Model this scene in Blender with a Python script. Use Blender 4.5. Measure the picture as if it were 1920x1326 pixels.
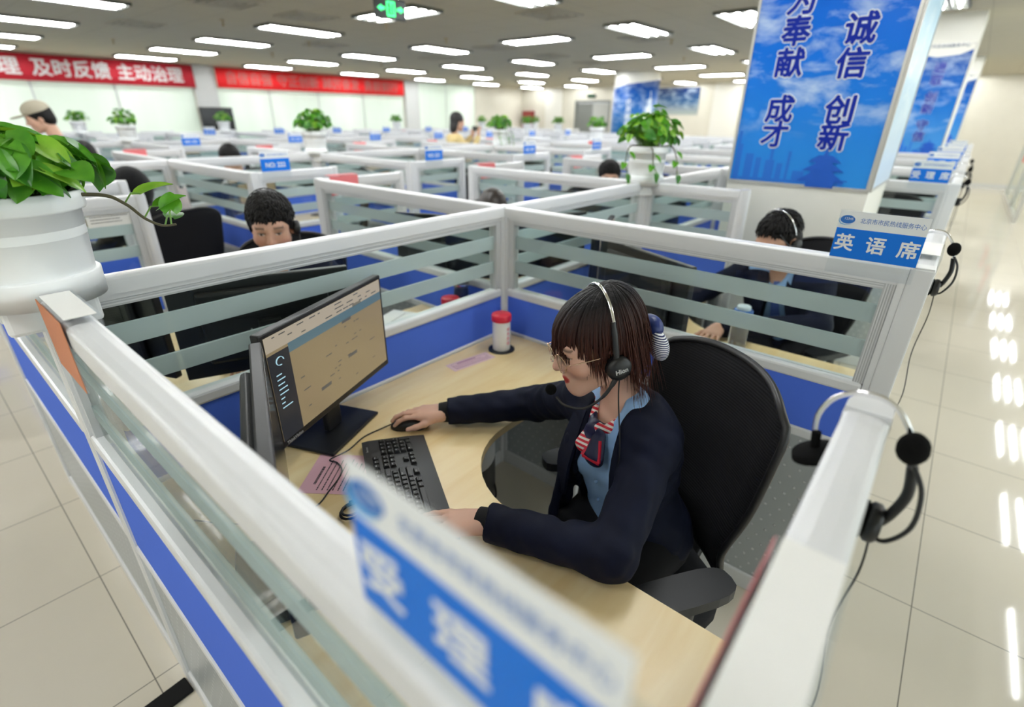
import bpy, bmesh, math, random
import numpy as np
from mathutils import Vector, Matrix

for o in list(bpy.data.objects):
    bpy.data.objects.remove(o)
SC = bpy.context.scene
COL = SC.collection
random.seed(5)
PI = math.pi

# ------------------------------------------------------------------ camera
CAM_POS = Vector((-1.667, -1.445, 1.643))
def set_camera():
    yaw, pitch, roll = math.radians(39.85), math.radians(25.08), math.radians(0.667)
    fw = Vector((math.cos(pitch)*math.cos(yaw), math.cos(pitch)*math.sin(yaw), -math.sin(pitch)))
    rt = Vector((math.sin(yaw), -math.cos(yaw), 0))
    up = rt.cross(fw)
    c, s = math.cos(roll), math.sin(roll)
    r2, u2 = c*rt+s*up, -s*rt+c*up
    cd = bpy.data.cameras.new('camera')
    cd.sensor_fit = 'HORIZONTAL'; cd.sensor_width = 36.0
    cd.lens = 36*946.8/1920
    cd.clip_start = 0.02; cd.clip_end = 200
    cd.dof.use_dof = True
    cd.dof.focus_distance = 1.15
    cd.dof.aperture_fstop = 1.75
    co = bpy.data.objects.new('camera', cd); COL.objects.link(co)
    m = Matrix((( r2.x, u2.x, -fw.x, CAM_POS.x), (r2.y, u2.y, -fw.y, CAM_POS.y), (r2.z, u2.z, -fw.z, CAM_POS.z), (0,0,0,1)))
    co.matrix_world = m
    SC.camera = co
set_camera()

# ------------------------------------------------------------------ world, exposure
W = bpy.data.worlds.new('sky'); SC.world = W
W.use_nodes = True
bg = W.node_tree.nodes['Background']
bg.inputs[0].default_value = (0.93, 0.97, 1.0, 1)
bg.inputs[1].default_value = 1.05
SC.view_settings.view_transform = 'Standard'
SC.view_settings.look = 'None'
SC.view_settings.gamma = 1.0
SC.view_settings.use_curve_mapping = False
SC.view_settings.exposure = 1.36
cy = SC.cycles
cy.use_denoising = True
cy.max_bounces = 9; cy.diffuse_bounces = 4; cy.glossy_bounces = 4; cy.transmission_bounces = 8
cy.transparent_max_bounces = 48
cy.sample_clamp_indirect = 6.0
cy.caustics_reflective = False; cy.caustics_refractive = False
TUBE_POWER = 23.0      # emission of the ceiling tubes

# ------------------------------------------------------------------ materials
MATS = {}
def nodes_of(m):
    return m.node_tree.nodes, m.node_tree.links
def mat(name, color=(.8,.8,.8), rough=.5, metal=0.0, spec=.5, noise=0.0, nscale=40.0, bump=0.0, bscale=200.0, emit=None, estr=1.0, coat=0.0, trans=0.0, sheen=0.0):
    if name in MATS: return MATS[name]
    m = bpy.data.materials.new(name); m.use_nodes = True
    N, L = nodes_of(m); b = N['Principled BSDF']
    b.inputs['Base Color'].default_value = (*color, 1)
    b.inputs['Roughness'].default_value = rough
    b.inputs['Metallic'].default_value = metal
    b.inputs['Specular IOR Level'].default_value = spec
    b.inputs['Coat Weight'].default_value = coat
    b.inputs['Transmission Weight'].default_value = trans
    b.inputs['Sheen Weight'].default_value = sheen
    tc = N.new('ShaderNodeTexCoord')
    if noise > 0:
        n = N.new('ShaderNodeTexNoise'); n.inputs['Scale'].default_value = nscale; n.inputs['Detail'].default_value = 4
        L.new(tc.outputs['Object'], n.inputs['Vector'])
        hs = N.new('ShaderNodeMapRange'); hs.inputs[1].default_value = .3; hs.inputs[2].default_value = .7
        hs.inputs[3].default_value = 1-noise; hs.inputs[4].default_value = 1+noise
        L.new(n.outputs['Fac'], hs.inputs[0])
        mx = N.new('ShaderNodeVectorMath'); mx.operation = 'SCALE'
        mx.inputs[0].default_value = color
        L.new(hs.outputs[0], mx.inputs['Scale']); L.new(mx.outputs[0], b.inputs['Base Color'])
    if bump > 0:
        n2 = N.new('ShaderNodeTexNoise'); n2.inputs['Scale'].default_value = bscale; n2.inputs['Detail'].default_value = 3
        L.new(tc.outputs['Object'], n2.inputs['Vector'])
        bp = N.new('ShaderNodeBump'); bp.inputs['Strength'].default_value = bump; bp.inputs['Distance'].default_value = .002
        L.new(n2.outputs['Fac'], bp.inputs['Height']); L.new(bp.outputs[0], b.inputs['Normal'])
    if emit:
        b.inputs['Emission Color'].default_value = (*emit, 1); b.inputs['Emission Strength'].default_value = estr
    MATS[name] = m
    return m
def math_node(N, L, op, a, b=None, c=None):
    n = N.new('ShaderNodeMath'); n.operation = op
    for i, v in enumerate((a, b, c)):
        if v is None: continue
        if isinstance(v, (int, float)): n.inputs[i].default_value = v
        else: L.new(v, n.inputs[i])
    return n.outputs[0]
def mixcol(N, L, fac, a, b):
    n = N.new('ShaderNodeMix'); n.data_type = 'RGBA'
    for i, v in ((0, fac), (6, a), (7, b)):
        if isinstance(v, (int, float)): n.inputs[i].default_value = v
        elif isinstance(v, tuple): n.inputs[i].default_value = (*v, 1)
        else: L.new(v, n.inputs[i])
    return n.outputs[2]

def glass_mat(name, tint=(.93,.965,.95), refl=1.0, alpha_white=0.0):
    m = bpy.data.materials.new(name); m.use_nodes = True
    N, L = nodes_of(m); N.clear()
    out = N.new('ShaderNodeOutputMaterial')
    tr = N.new('ShaderNodeBsdfTransparent'); tr.inputs[0].default_value = (*tint, 1)
    gl = N.new('ShaderNodeBsdfGlossy'); gl.inputs['Roughness'].default_value = .02; gl.inputs[0].default_value = (refl, refl, refl, 1)
    lw = N.new('ShaderNodeLayerWeight'); lw.inputs[0].default_value = .5
    fr = math_node(N, L, 'MULTIPLY_ADD', math_node(N, L, 'POWER', lw.outputs['Facing'], 5.0), .45, .025)
    mx = N.new('ShaderNodeMixShader'); L.new(fr, mx.inputs[0]); L.new(tr.outputs[0], mx.inputs[1]); L.new(gl.outputs[0], mx.inputs[2])
    L.new(mx.outputs[0], out.inputs[0])
    MATS[name] = m
    return m
def frost_mat(name, color=(.60,.68,.69), through=.30):
    m = bpy.data.materials.new(name); m.use_nodes = True
    N, L = nodes_of(m); N.clear()
    out = N.new('ShaderNodeOutputMaterial')
    tr = N.new('ShaderNodeBsdfTransparent'); tr.inputs[0].default_value = (.9,.95,.94,1)
    df = N.new('ShaderNodeBsdfDiffuse'); df.inputs[0].default_value = (*color, 1)
    tl = N.new('ShaderNodeBsdfTranslucent'); tl.inputs[0].default_value = (*color, 1)
    m1 = N.new('ShaderNodeMixShader'); m1.inputs[0].default_value = .45; L.new(df.outputs[0], m1.inputs[1]); L.new(tl.outputs[0], m1.inputs[2])
    m2 = N.new('ShaderNodeMixShader'); m2.inputs[0].default_value = through; L.new(m1.outputs[0], m2.inputs[1]); L.new(tr.outputs[0], m2.inputs[2])
    L.new(m2.outputs[0], out.inputs[0])
    MATS[name] = m
    return m

M_ALU = mat('white_aluminium', (.72,.73,.75), .32, 0.0, .5, bump=.0)
M_ALU_G = mat('grooved_aluminium', (.52,.535,.55), .4)
M_GLASS = glass_mat('clear_glass')
M_ACRYL = glass_mat('clear_acrylic', (.97,.98,.985))
M_FROST = frost_mat('frosted_film')
M_BLUE = mat('blue_fabric', (.085,.185,.80), .9, noise=.10, nscale=900, bump=.25, bscale=1500, spec=.2)
M_BLACK = mat('black_plastic', (.012,.012,.013), .42)
M_DGREY = mat('charcoal_plastic', (.035,.036,.040), .38)
M_BLKFAB = mat('black_mesh_fabric', (.010,.010,.012), .85, bump=.4, bscale=900, spec=.25)
M_WHITE = mat('white_plastic', (.82,.83,.84), .35)
M_CHROME = mat('chrome', (.85,.85,.86), .15, 1.0)
M_PAPER = mat('white_paper', (.84,.84,.82), .8)
M_PINK = mat('pink_paper', (.80,.47,.55), .8)
M_RED = mat('red_card', (.75,.03,.04), .6)
M_PINKRED = mat('salmon_card', (.82,.20,.22), .6)
M_ORANGE = mat('orange_card', (.62,.22,.10), .6)
M_SIGNBLUE = mat('sign_blue', (.006,.18,.76), .5, spec=.25)
M_INK = mat('dark_ink', (.03,.02,.025), .7)
M_SOIL = mat('potting_soil', (.035,.025,.018), .95, noise=.6, nscale=90, bump=1.0, bscale=120)

def perforated():
    m = bpy.data.materials.new('embossed_grey_steel'); m.use_nodes = True
    N, L = nodes_of(m); b = N['Principled BSDF']
    tc = N.new('ShaderNodeTexCoord'); sp = N.new('ShaderNodeSeparateXYZ'); L.new(tc.outputs['Object'], sp.inputs[0])
    def cell(v, s, off=None):
        a = math_node(N, L, 'DIVIDE', v, s)
        if off is not None: a = math_node(N, L, 'ADD', a, off)
        return a
    zc = cell(sp.outputs[2], .036)
    row = math_node(N, L, 'FLOOR', zc)
    odd = math_node(N, L, 'MULTIPLY', math_node(N, L, 'MODULO', row, 2), .5)
    xc = cell(sp.outputs[0], .046, odd)
    fx = math_node(N, L, 'SUBTRACT', math_node(N, L, 'FRACT', xc), .5)
    fz = math_node(N, L, 'SUBTRACT', math_node(N, L, 'FRACT', zc), .5)
    dx = math_node(N, L, 'MULTIPLY', fx, .046); dz = math_node(N, L, 'MULTIPLY', fz, .036)
    d = math_node(N, L, 'SQRT', math_node(N, L, 'ADD', math_node(N, L, 'MULTIPLY', dx, dx), math_node(N, L, 'MULTIPLY', dz, dz)))
    mr = N.new('ShaderNodeMapRange'); mr.inputs[1].default_value = .0035; mr.inputs[2].default_value = .0055; mr.inputs[3].default_value = 1; mr.inputs[4].default_value = 0
    L.new(d, mr.inputs[0])
    L.new(mixcol(N, L, mr.outputs[0], (.40,.43,.45), (.62,.64,.66)), b.inputs['Base Color'])
    bp = N.new('ShaderNodeBump'); bp.inputs['Strength'].default_value = .9; bp.inputs['Distance'].default_value = .003
    L.new(mr.outputs[0], bp.inputs['Height']); L.new(bp.outputs[0], b.inputs['Normal'])
    b.inputs['Roughness'].default_value = .38
    return m
M_STEEL = perforated()

def wood():
    m = bpy.data.materials.new('maple_laminate'); m.use_nodes = True
    N, L = nodes_of(m); b = N['Principled BSDF']
    tc = N.new('ShaderNodeTexCoord'); mp = N.new('ShaderNodeMapping'); mp.inputs['Scale'].default_value = (1.3, 9, 9)
    L.new(tc.outputs['Object'], mp.inputs[0])
    n = N.new('ShaderNodeTexNoise'); n.inputs['Scale'].default_value = 2.2; n.inputs['Detail'].default_value = 6; n.inputs['Distortion'].default_value = .7
    L.new(mp.outputs[0], n.inputs['Vector'])
    r = N.new('ShaderNodeValToRGB'); r.color_ramp.elements[0].position = .3; r.color_ramp.elements[1].position = .72
    r.color_ramp.elements[0].color = (.84,.62,.30,1); r.color_ramp.elements[1].color = (.92,.75,.44,1)
    L.new(n.outputs['Fac'], r.inputs[0]); L.new(r.outputs[0], b.inputs['Base Color'])
    b.inputs['Roughness'].default_value = .34
    return m
M_WOOD = wood()
M_EDGE = mat('maple_edge_band', (.66,.50,.31), .4, noise=.08, nscale=30)

def floor_mat():
    m = bpy.data.materials.new('polished_floor_tile'); m.use_nodes = True
    N, L = nodes_of(m); b = N['Principled BSDF']
    tc = N.new('ShaderNodeTexCoord'); sp = N.new('ShaderNodeSeparateXYZ'); L.new(tc.outputs['Object'], sp.inputs[0])
    def edge(v, off, size):
        a = math_node(N, L, 'DIVIDE', math_node(N, L, 'SUBTRACT', v, off), size)
        f = math_node(N, L, 'FRACT', a)
        d = math_node(N, L, 'MINIMUM', f, math_node(N, L, 'SUBTRACT', 1.0, f))
        return math_node(N, L, 'MULTIPLY', d, size)
    e = math_node(N, L, 'MINIMUM', edge(sp.outputs[0], .31, .64), edge(sp.outputs[1], .076, .611))
    mr = N.new('ShaderNodeMapRange'); mr.inputs[1].default_value = .0012; mr.inputs[2].default_value = .0024; mr.inputs[3].default_value = 0; mr.inputs[4].default_value = 1
    L.new(e, mr.inputs[0])
    n = N.new('ShaderNodeTexNoise'); n.inputs['Scale'].default_value = 1.3; n.inputs['Detail'].default_value = 5
    L.new(tc.outputs['Object'], n.inputs['Vector'])
    base = mixcol(N, L, n.outputs['Fac'], (.67,.615,.51), (.73,.675,.57))
    L.new(mixcol(N, L, mr.outputs[0], (.22,.20,.17), base), b.inputs['Base Color'])
    b.inputs['Roughness'].default_value = .05
    b.inputs['Specular IOR Level'].default_value = .42
    return m
M_FLOOR = floor_mat()
def ceiling_mat():
    m = bpy.data.materials.new('mineral_ceiling_tile'); m.use_nodes = True
    N, L = nodes_of(m); b = N['Principled BSDF']
    tc = N.new('ShaderNodeTexCoord'); sp = N.new('ShaderNodeSeparateXYZ'); L.new(tc.outputs['Object'], sp.inputs[0])
    def edge(v):
        f = math_node(N, L, 'FRACT', math_node(N, L, 'DIVIDE', v, .6))
        return math_node(N, L, 'MINIMUM', f, math_node(N, L, 'SUBTRACT', 1.0, f))
    e = math_node(N, L, 'MINIMUM', edge(sp.outputs[0]), edge(sp.outputs[1]))
    mr = N.new('ShaderNodeMapRange'); mr.inputs[1].default_value = .008; mr.inputs[2].default_value = .016; mr.inputs[3].default_value = 0; mr.inputs[4].default_value = 1
    L.new(e, mr.inputs[0])
    L.new(mixcol(N, L, mr.outputs[0], (.40,.375,.29), (.49,.46,.36)), b.inputs['Base Color'])
    b.inputs['Roughness'].default_value = .9
    return m
M_CEIL = ceiling_mat()
M_WALL = mat('painted_wall', (.66,.635,.55), .8, noise=.02, nscale=3)
M_WALLG = mat('grey_painted_pillar', (.60,.61,.60), .8)

# ------------------------------------------------------------------ mesh building
class MB:
    def __init__(s):
        s.v = []; s.f = []; s.mi = []; s.sm = []
    def add(s, verts, faces, mi=0, smooth=False):
        o = len(s.v); s.v += [tuple(p) for p in verts]
        for f in faces:
            s.f.append(tuple(i+o for i in f)); s.mi.append(mi); s.sm.append(smooth)
        return s
    def box(s, x0, x1, y0, y1, z0, z1, mi=0, mat4=None):
        vs = [Vector((x, y, z)) for z in (z0, z1) for y in (y0, y1) for x in (x0, x1)]
        if mat4 is not None: vs = [mat4 @ v for v in vs]
        return s.add(vs, [(0,2,3,1),(4,5,7,6),(0,1,5,4),(2,6,7,3),(0,4,6,2),(1,3,7,5)], mi)
    def bbox(s, x0, x1, y0, y1, z0, z1, r=.004, mi=0, mat4=None):
        """a box with chamfered edges"""
        vs = []; r = min(r, (x1-x0)*.45, (y1-y0)*.45, (z1-z0)*.45)
        bm = bmesh.new(); bmesh.ops.create_cube(bm, size=1)
        for v in bm.verts:
            v.co = Vector(((x0+x1)/2+v.co.x*(x1-x0), (y0+y1)/2+v.co.y*(y1-y0), (z0+z1)/2+v.co.z*(z1-z0)))
        bmesh.ops.bevel(bm, geom=bm.edges[:], offset=r, segments=2, profile=.5, affect='EDGES')
        bm.verts.index_update()
        vs = [v.co.copy() for v in bm.verts]
        if mat4 is not None: vs = [mat4 @ v for v in vs]
        s.add(vs, [tuple(v.index for v in f.verts) for f in bm.faces], mi, False)
        bm.free(); return s
    def prism(s, poly, z0, z1, mi=0, mat4=None, smooth=False, cap=True):
        """poly: 2-D points counter-clockwise, extruded along z"""
        n = len(poly)
        vs = [Vector((p[0], p[1], z0)) for p in poly]+[Vector((p[0], p[1], z1)) for p in poly]
        if mat4 is not None: vs = [mat4 @ v for v in vs]
        s.add(vs, [(i, (i+1) % n, n+(i+1) % n, n+i) for i in range(n)], mi, smooth)
        if cap:
            s.add(vs, [tuple(range(n-1, -1, -1)), tuple(range(n, 2*n))], mi, False)
        return s
    def tube(s, pts, r, n=8, mi=0, flat=1.0, cap=True, upv=None, mat4=None):
        pts = [Vector(p) for p in pts]; m = len(pts)
        rs = r if isinstance(r, (list, tuple)) else [r]*m
        vs = []; prev = None
        for i, p in enumerate(pts):
            t = (pts[min(i+1, m-1)]-pts[max(i-1, 0)])
            if t.length < 1e-9: t = Vector((0,0,1))
            t.normalize()
            ref = Vector(upv) if upv is not None else (prev if prev is not None else (Vector((0,0,1)) if abs(t.z) < .9 else Vector((1,0,0))))
            a = ref-t*ref.dot(t)
            if a.length < 1e-6: a = Vector((1,0,0))-t*t.x
            a.normalize(); b = t.cross(a); prev = a
            for k in range(n):
                an = 2*PI*k/n
                vs.append(p+(a*math.cos(an)*flat+b*math.sin(an))*rs[i])
        if mat4 is not None: vs = [mat4 @ v for v in vs]
        fs = [(i*n+k, i*n+(k+1) % n, (i+1)*n+(k+1) % n, (i+1)*n+k) for i in range(m-1) for k in range(n)]
        s.add(vs, fs, mi, True)
        if cap: s.add(vs, [tuple(range(n-1, -1, -1)), tuple((m-1)*n+k for k in range(n))], mi, False)
        return s
    def lathe(s, prof, n=24, mi=0, mat4=None, smooth=True):
        vs = []; m = len(prof)
        for (r, z) in prof:
            for k in range(n):
                a = 2*PI*k/n; vs.append(Vector((r*math.cos(a), r*math.sin(a), z)))
        if mat4 is not None: vs = [mat4 @ v for v in vs]
        fs = [(i*n+k, i*n+(k+1) % n, (i+1)*n+(k+1) % n, (i+1)*n+k) for i in range(m-1) for k in range(n)]
        s.add(vs, fs, mi, smooth)
        return s
    def ball(s, c, r, mi=0, sx=1, sy=1, sz=1, n=14, mat4=None):
        prof = [(max(1e-4, r*math.sin(PI*i/8)), -r*math.cos(PI*i/8)) for i in range(9)]
        M = Matrix.Translation(Vector(c)) @ Matrix.Diagonal((sx, sy, sz, 1))
        if mat4 is not None: M = mat4 @ M
        return s.lathe(prof, n, mi, M)
    def build(s, name, mats, parent=None, loc=None, rot=None):
        me = bpy.data.meshes.new(name)
        me.from_pydata(s.v, [], s.f)
        me.polygons.foreach_set('material_index', s.mi); me.polygons.foreach_set('use_smooth', s.sm)
        for m in (mats if isinstance(mats, (list, tuple)) else [mats]): me.materials.append(m)
        me.update()
        o = bpy.data.objects.new(name, me); COL.objects.link(o)
        if parent: o.parent = parent
        if loc is not None: o.location = loc
        if rot is not None: o.rotation_euler = rot
        return o

def thing(name, label, cat, loc=(0,0,0), rz=0.0, group=None):
    o = bpy.data.objects.new(name, None); COL.objects.link(o)
    o.empty_display_size = .05
    o.location = loc; o.rotation_euler = (0, 0, rz)
    return tag(o, label, cat, group)
def tag(o, label, cat, group=None):
    o['label'] = label; o['category'] = cat
    if group: o['group'] = group
    return o
def struct(o):
    o['kind'] = 'structure'; return o
def copy_tree(o, parent=None):
    c = o.copy(); COL.objects.link(c)
    if parent: c.parent = parent
    for ch in o.children: copy_tree(ch, c)
    return c
class Pool:
    """builds a kind once, copies it after that"""
    def __init__(s): s.first = {}
    def get(s, key, fn):
        if key in s.first: return copy_tree(s.first[key])
        s.first[key] = fn(); return s.first[key]
POOL = Pool()
def put(o, label, cat, loc, rz=0.0, group=None):
    o.location = loc; o.rotation_euler = (0, 0, rz)
    if 'group' in o.keys() and not group: del o['group']
    return tag(o, label, cat, group)
def text_mesh(name, body, size, m, parent, mat4, offset=0.0, extrude=.0006, align='CENTER', width=1.0, spacing=1.0, step=.00012):
    """characters as a mesh; offset thickens the strokes by that much all round"""
    c = bpy.data.curves.new('lettering_source', 'FONT'); c.body = body; c.size = size; c.align_x = align; c.align_y = 'CENTER'
    c.extrude = extrude; c.resolution_u = 3
    o = bpy.data.objects.new('lettering_source', c); COL.objects.link(o)
    dg = bpy.context.evaluated_depsgraph_get()
    me = bpy.data.meshes.new_from_object(o.evaluated_get(dg))
    bpy.data.objects.remove(o)
    if offset > 0:
        vs = [v.co.copy() for v in me.vertices]; fs = [tuple(p.vertices) for p in me.polygons]; V, Fc = [], []
        for k in range(9):
            d = Vector((0, 0, 0)) if k == 8 else Vector((math.cos(k*PI/4), math.sin(k*PI/4), 0))*offset
            d.z = k*step; n = len(V); V += [v+d for v in vs]; Fc += [tuple(i+n for i in f) for f in fs]
        bpy.data.meshes.remove(me); me = bpy.data.meshes.new(name); me.from_pydata(V, [], Fc); me.update()
    me.name = name
    me.transform(mat4 @ Matrix.Diagonal((width, 1, 1, 1)))
    me.materials.clear(); me.materials.append(m)
    r = bpy.data.objects.new(name, me); COL.objects.link(r)
    if parent: r.parent = parent
    return r
def frame_of(origin, xdir, ydir):
    x = Vector(xdir).normalized(); y = Vector(ydir); y = (y-x*y.dot(x)).normalized(); z = x.cross(y)
    return Matrix(((x.x, y.x, z.x, origin[0]), (x.y, y.y, z.y, origin[1]), (x.z, y.z, z.z, origin[2]), (0,0,0,1)))
def rotz(a): return Matrix.Rotation(a, 4, 'Z')
ORD = ['first','second','third','fourth','fifth','sixth','seventh','eighth','ninth','tenth','eleventh','twelfth','thirteenth','fourteenth','fifteenth']
# ------------------------------------------------------------------ the room
ROOM_X0, ROOM_X1, ROOM_Y0, ROOM_Y1, CEIL = -7.0, 18.0, -5.2, 14.6, 2.80
struct(MB().box(ROOM_X0-.2, ROOM_X1+.2, ROOM_Y0-.2, ROOM_Y1+.2, -.12, 0).build('floor', M_FLOOR))
struct(MB().box(ROOM_X0-.2, ROOM_X1+.2, ROOM_Y0-.2, ROOM_Y1+.2, CEIL, CEIL+.12).build('ceiling', M_CEIL))

def blind_mat():
    m = bpy.data.materials.new('roller_blind_fabric'); m.use_nodes = True
    N, L = nodes_of(m); N.clear()
    out = N.new('ShaderNodeOutputMaterial')
    tc = N.new('ShaderNodeTexCoord'); mp = N.new('ShaderNodeMapping'); mp.inputs['Scale'].default_value = (1.1, 1, .12)
    L.new(tc.outputs['Object'], mp.inputs[0])
    n = N.new('ShaderNodeTexNoise'); n.inputs['Scale'].default_value = 1.6; L.new(mp.outputs[0], n.inputs['Vector'])
    col = mixcol(N, L, n.outputs['Fac'], (.74,.80,.72), (.90,.93,.88))
    df = N.new('ShaderNodeBsdfDiffuse'); tl = N.new('ShaderNodeBsdfTranslucent')
    L.new(col, df.inputs[0]); L.new(col, tl.inputs[0])
    mx = N.new('ShaderNodeMixShader'); mx.inputs[0].default_value = .42
    L.new(df.outputs[0], mx.inputs[1]); L.new(tl.outputs[0], mx.inputs[2]); L.new(mx.outputs[0], out.inputs[0])
    return m
M_BLIND = blind_mat()
M_WINFRAME = mat('window_frame_paint', (.55,.56,.57), .4)

def window_wall(name, y, face, spans, z0, z1, wallname, first_n, blinds=True):
    """a wall along x at y with window openings; face=-1: the room lies towards -y"""
    b = MB(); xs = ROOM_X0
    t0, t1 = (y, y+.2) if face < 0 else (y-.2, y)
    b.box(ROOM_X0-.2, ROOM_X1+.2, t0, t1, 0, z0); b.box(ROOM_X0-.2, ROOM_X1+.2, t0, t1, z1, CEIL)
    edges = []
    for (a, c, muls) in spans: edges.append((a, c))
    cur = ROOM_X0-.2
    for (a, c) in edges:
        b.box(cur, a, t0, t1, z0, z1); cur = c
    b.box(cur, ROOM_X1+.2, t0, t1, z0, z1)
    struct(b.build(wallname, M_WALL))
    n = first_n
    for (a, c, muls) in spans:
        w = bpy.data.objects.new('window_%d' % n, None); COL.objects.link(w); w.location = ((a+c)/2, y, z0); struct(w)
        ox = (a+c)/2; H = z1-z0; s = -face
        fr = MB(); es = [a]+list(muls)+[c]
        for e in es: fr.box(e-ox-.035, e-ox+.035, s*.06-.03, s*.06+.03, 0, H)
        fr.box(a-ox, c-ox, s*.06-.03, s*.06+.03, 0, .06); fr.box(a-ox, c-ox, s*.06-.03, s*.06+.03, H-.06, H)
        fr.build('window_frame', M_WINFRAME, w)
        for i in range(len(es)-1):
            e0, e1 = es[i]-ox, es[i+1]-ox
            MB().box(e0, e1, s*.10, s*.106, 0, H).build('pane', M_GLASS, w)
            if not blinds: continue
            bl = MB().box(e0+.015, e1-.015, s*.012, s*.014, .02, H-.02).build('blind', M_BLIND, w)
            MB().tube([(e0+.02, s*.012, .03), (e1-.02, s*.012, .03)], .014, 8).build('blind_bar', M_WHITE, bl)
        n += 1
    return n
WIN = [(-6.3, -5.0, ()), (-4.4, -.2-.6, (-2.6,)), (-.75, 4.36, (1.08, 2.63)), (4.93, 11.3, (6.40, 7.96, 9.6)), (12.0, 15.0, (13.4,))]
nw = window_wall('window', ROOM_Y1, -1, WIN, .75, 2.78, 'wall_back', 1)
FILL_WIN = [(-6.0, -1.5, (-4.5, -3)), (-.9, 3.6, (.6, 2.1)), (4.2, 8.7, (5.7, 7.2)), (9.3, 13.8, (10.8, 12.3))]  # unseen windows, added in the right wall to bring in fill daylight
window_wall('window', ROOM_Y0, 1, FILL_WIN, .35, 2.6, 'wall_right', nw, False)
struct(MB().box(ROOM_X0-.2, ROOM_X0, ROOM_Y0, ROOM_Y1, 0, CEIL).build('wall_left', M_WALL))
# pillars between the windows stand a little proud of the wall
for i, (a, c) in enumerate([(4.38, 4.92), (11.34, 11.96)]):
    struct(MB().box(a, c, ROOM_Y1-.10, ROOM_Y1, 0, CEIL).build('trim_%d' % (i+1), M_WALLG))
# far wall with the door opening
DY0, DY1, DZ = 10.0, 11.7, 2.30
b = MB(); b.box(ROOM_X1, ROOM_X1+.2, ROOM_Y0-.2, DY0, 0, CEIL); b.box(ROOM_X1, ROOM_X1+.2, DY1, ROOM_Y1+.2, 0, CEIL); b.box(ROOM_X1, ROOM_X1+.2, DY0, DY1, DZ, CEIL)
struct(b.build('wall_far', M_WALL))
d = bpy.data.objects.new('door_1', None); COL.objects.link(d); d.location = (ROOM_X1, (DY0+DY1)/2, 0); struct(d)
M_DOORG = mat('grey_door_paint', (.20,.21,.20), .5)
M_DOORL = mat('pale_door_leaf', (.42,.43,.41), .5)
hw = (DY1-DY0)/2
fr = MB(); fr.box(-.01, .14, -hw, -hw+.08, 0, DZ); fr.box(-.01, .14, hw-.08, hw, 0, DZ); fr.box(-.01, .14, -hw+.08, hw-.08, DZ-.10, DZ)
fr.build('door_frame', M_DOORG, d)
lf = MB().box(.06, .10, -hw+.09, -.01, .01, DZ-.11).build('door_leaf', M_DOORL, d)
MB().tube([(.03, -.08, .95), (.03, -.08, 1.25)], .012).build('door_handle', M_CHROME, lf)
lf = MB().box(.06, .10, .01, hw-.09, .01, DZ-.11).build('door_leaf', M_DOORG, d)
MB().tube([(.03, .08, .95), (.03, .08, 1.25)], .012).build('door_handle', M_CHROME, lf)
# skirting and shallow pilasters of the far wall
struct(MB().box(ROOM_X1-.015, ROOM_X1, ROOM_Y0, DY0-.1, 0, .12).build('baseboard_far', M_WALLG))
for i, (y0, y1) in enumerate([(12.35, 13.2), (5.0, 5.9)]):
    struct(MB().box(ROOM_X1-.06, ROOM_X1, y0, y1, .12, CEIL).build('trim_%d' % (i+3), mat('white_pilaster_paint', (.74,.73,.68), .7)))

# ------------------------------------------------------------------ ceiling lamps
M_TUBE = mat('fluorescent_tube', (.9,.9,.9), .5, emit=(.97, .99, 1.0), estr=TUBE_POWER)
M_TRAY = mat('lamp_reflector', (.11,.115,.10), .5)
def make_lamp():
    t = thing('ceiling_lamp', '', 'ceiling lamp')
    h = MB(); L2, W2 = .60, .24
    h.box(-L2, L2, -W2, -W2+.02, -.035, 0); h.box(-L2, L2, W2-.02, W2, -.035, 0)
    h.box(-L2, -L2+.02, -W2+.02, W2-.02, -.035, 0); h.box(L2-.02, L2, -W2+.02, W2-.02, -.035, 0)
    for k in (-1, 1):
        h.box(-L2+.02, L2-.02, k*.075-.012, k*.075+.012, -.03, -.004)
    h.box(-L2+.02, L2-.02, -W2+.02, W2-.02, -.004, 0)
    h.build('reflector_tray', M_TRAY, t)
    for k in (-1, 0, 1):
        MB().tube([(-.55, k*.15, -.022), (.55, k*.15, -.022)], .013, 6).build('tube', M_TUBE, t)
    return t
LX = [.25+2.83*k for k in range(-2, 7)]
LROWS = [(-3.2, 0), (-.78, 0), (1.1, 0), (2.6, 0), (4.45, 1), (6.7, 0), (8.95, 0), (11.2, 0), (13.4, 0)]
LNAME = ['over the corridor', 'over the sky poster columns', 'over the nearest desk row', 'before the second desk row', 'behind the second desk row',
         'before the third desk row', 'behind the third desk row', 'over the farthest desk row', 'along the row of window blinds']
for r, (ly, turned) in enumerate(LROWS):
    xs = LX if r else [1.4, 3.7, 5.95, 8.2, 10.4, 12.7, 14.9, 17.2]
    for k, lx in enumerate(xs):
        if r in (1, 2) and 1.2 < lx < 2.9: continue
        if r == 2 and lx < -2: continue
        o = POOL.get('lamp', make_lamp)
        put(o, 'bright triple tube ceiling lamp %s, %s from near end' % (LNAME[r], ORD[k]), 'ceiling lamp', (lx, ly, CEIL-.001), PI/2 if turned else 0, 'triple tube ceiling lamps')
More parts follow.
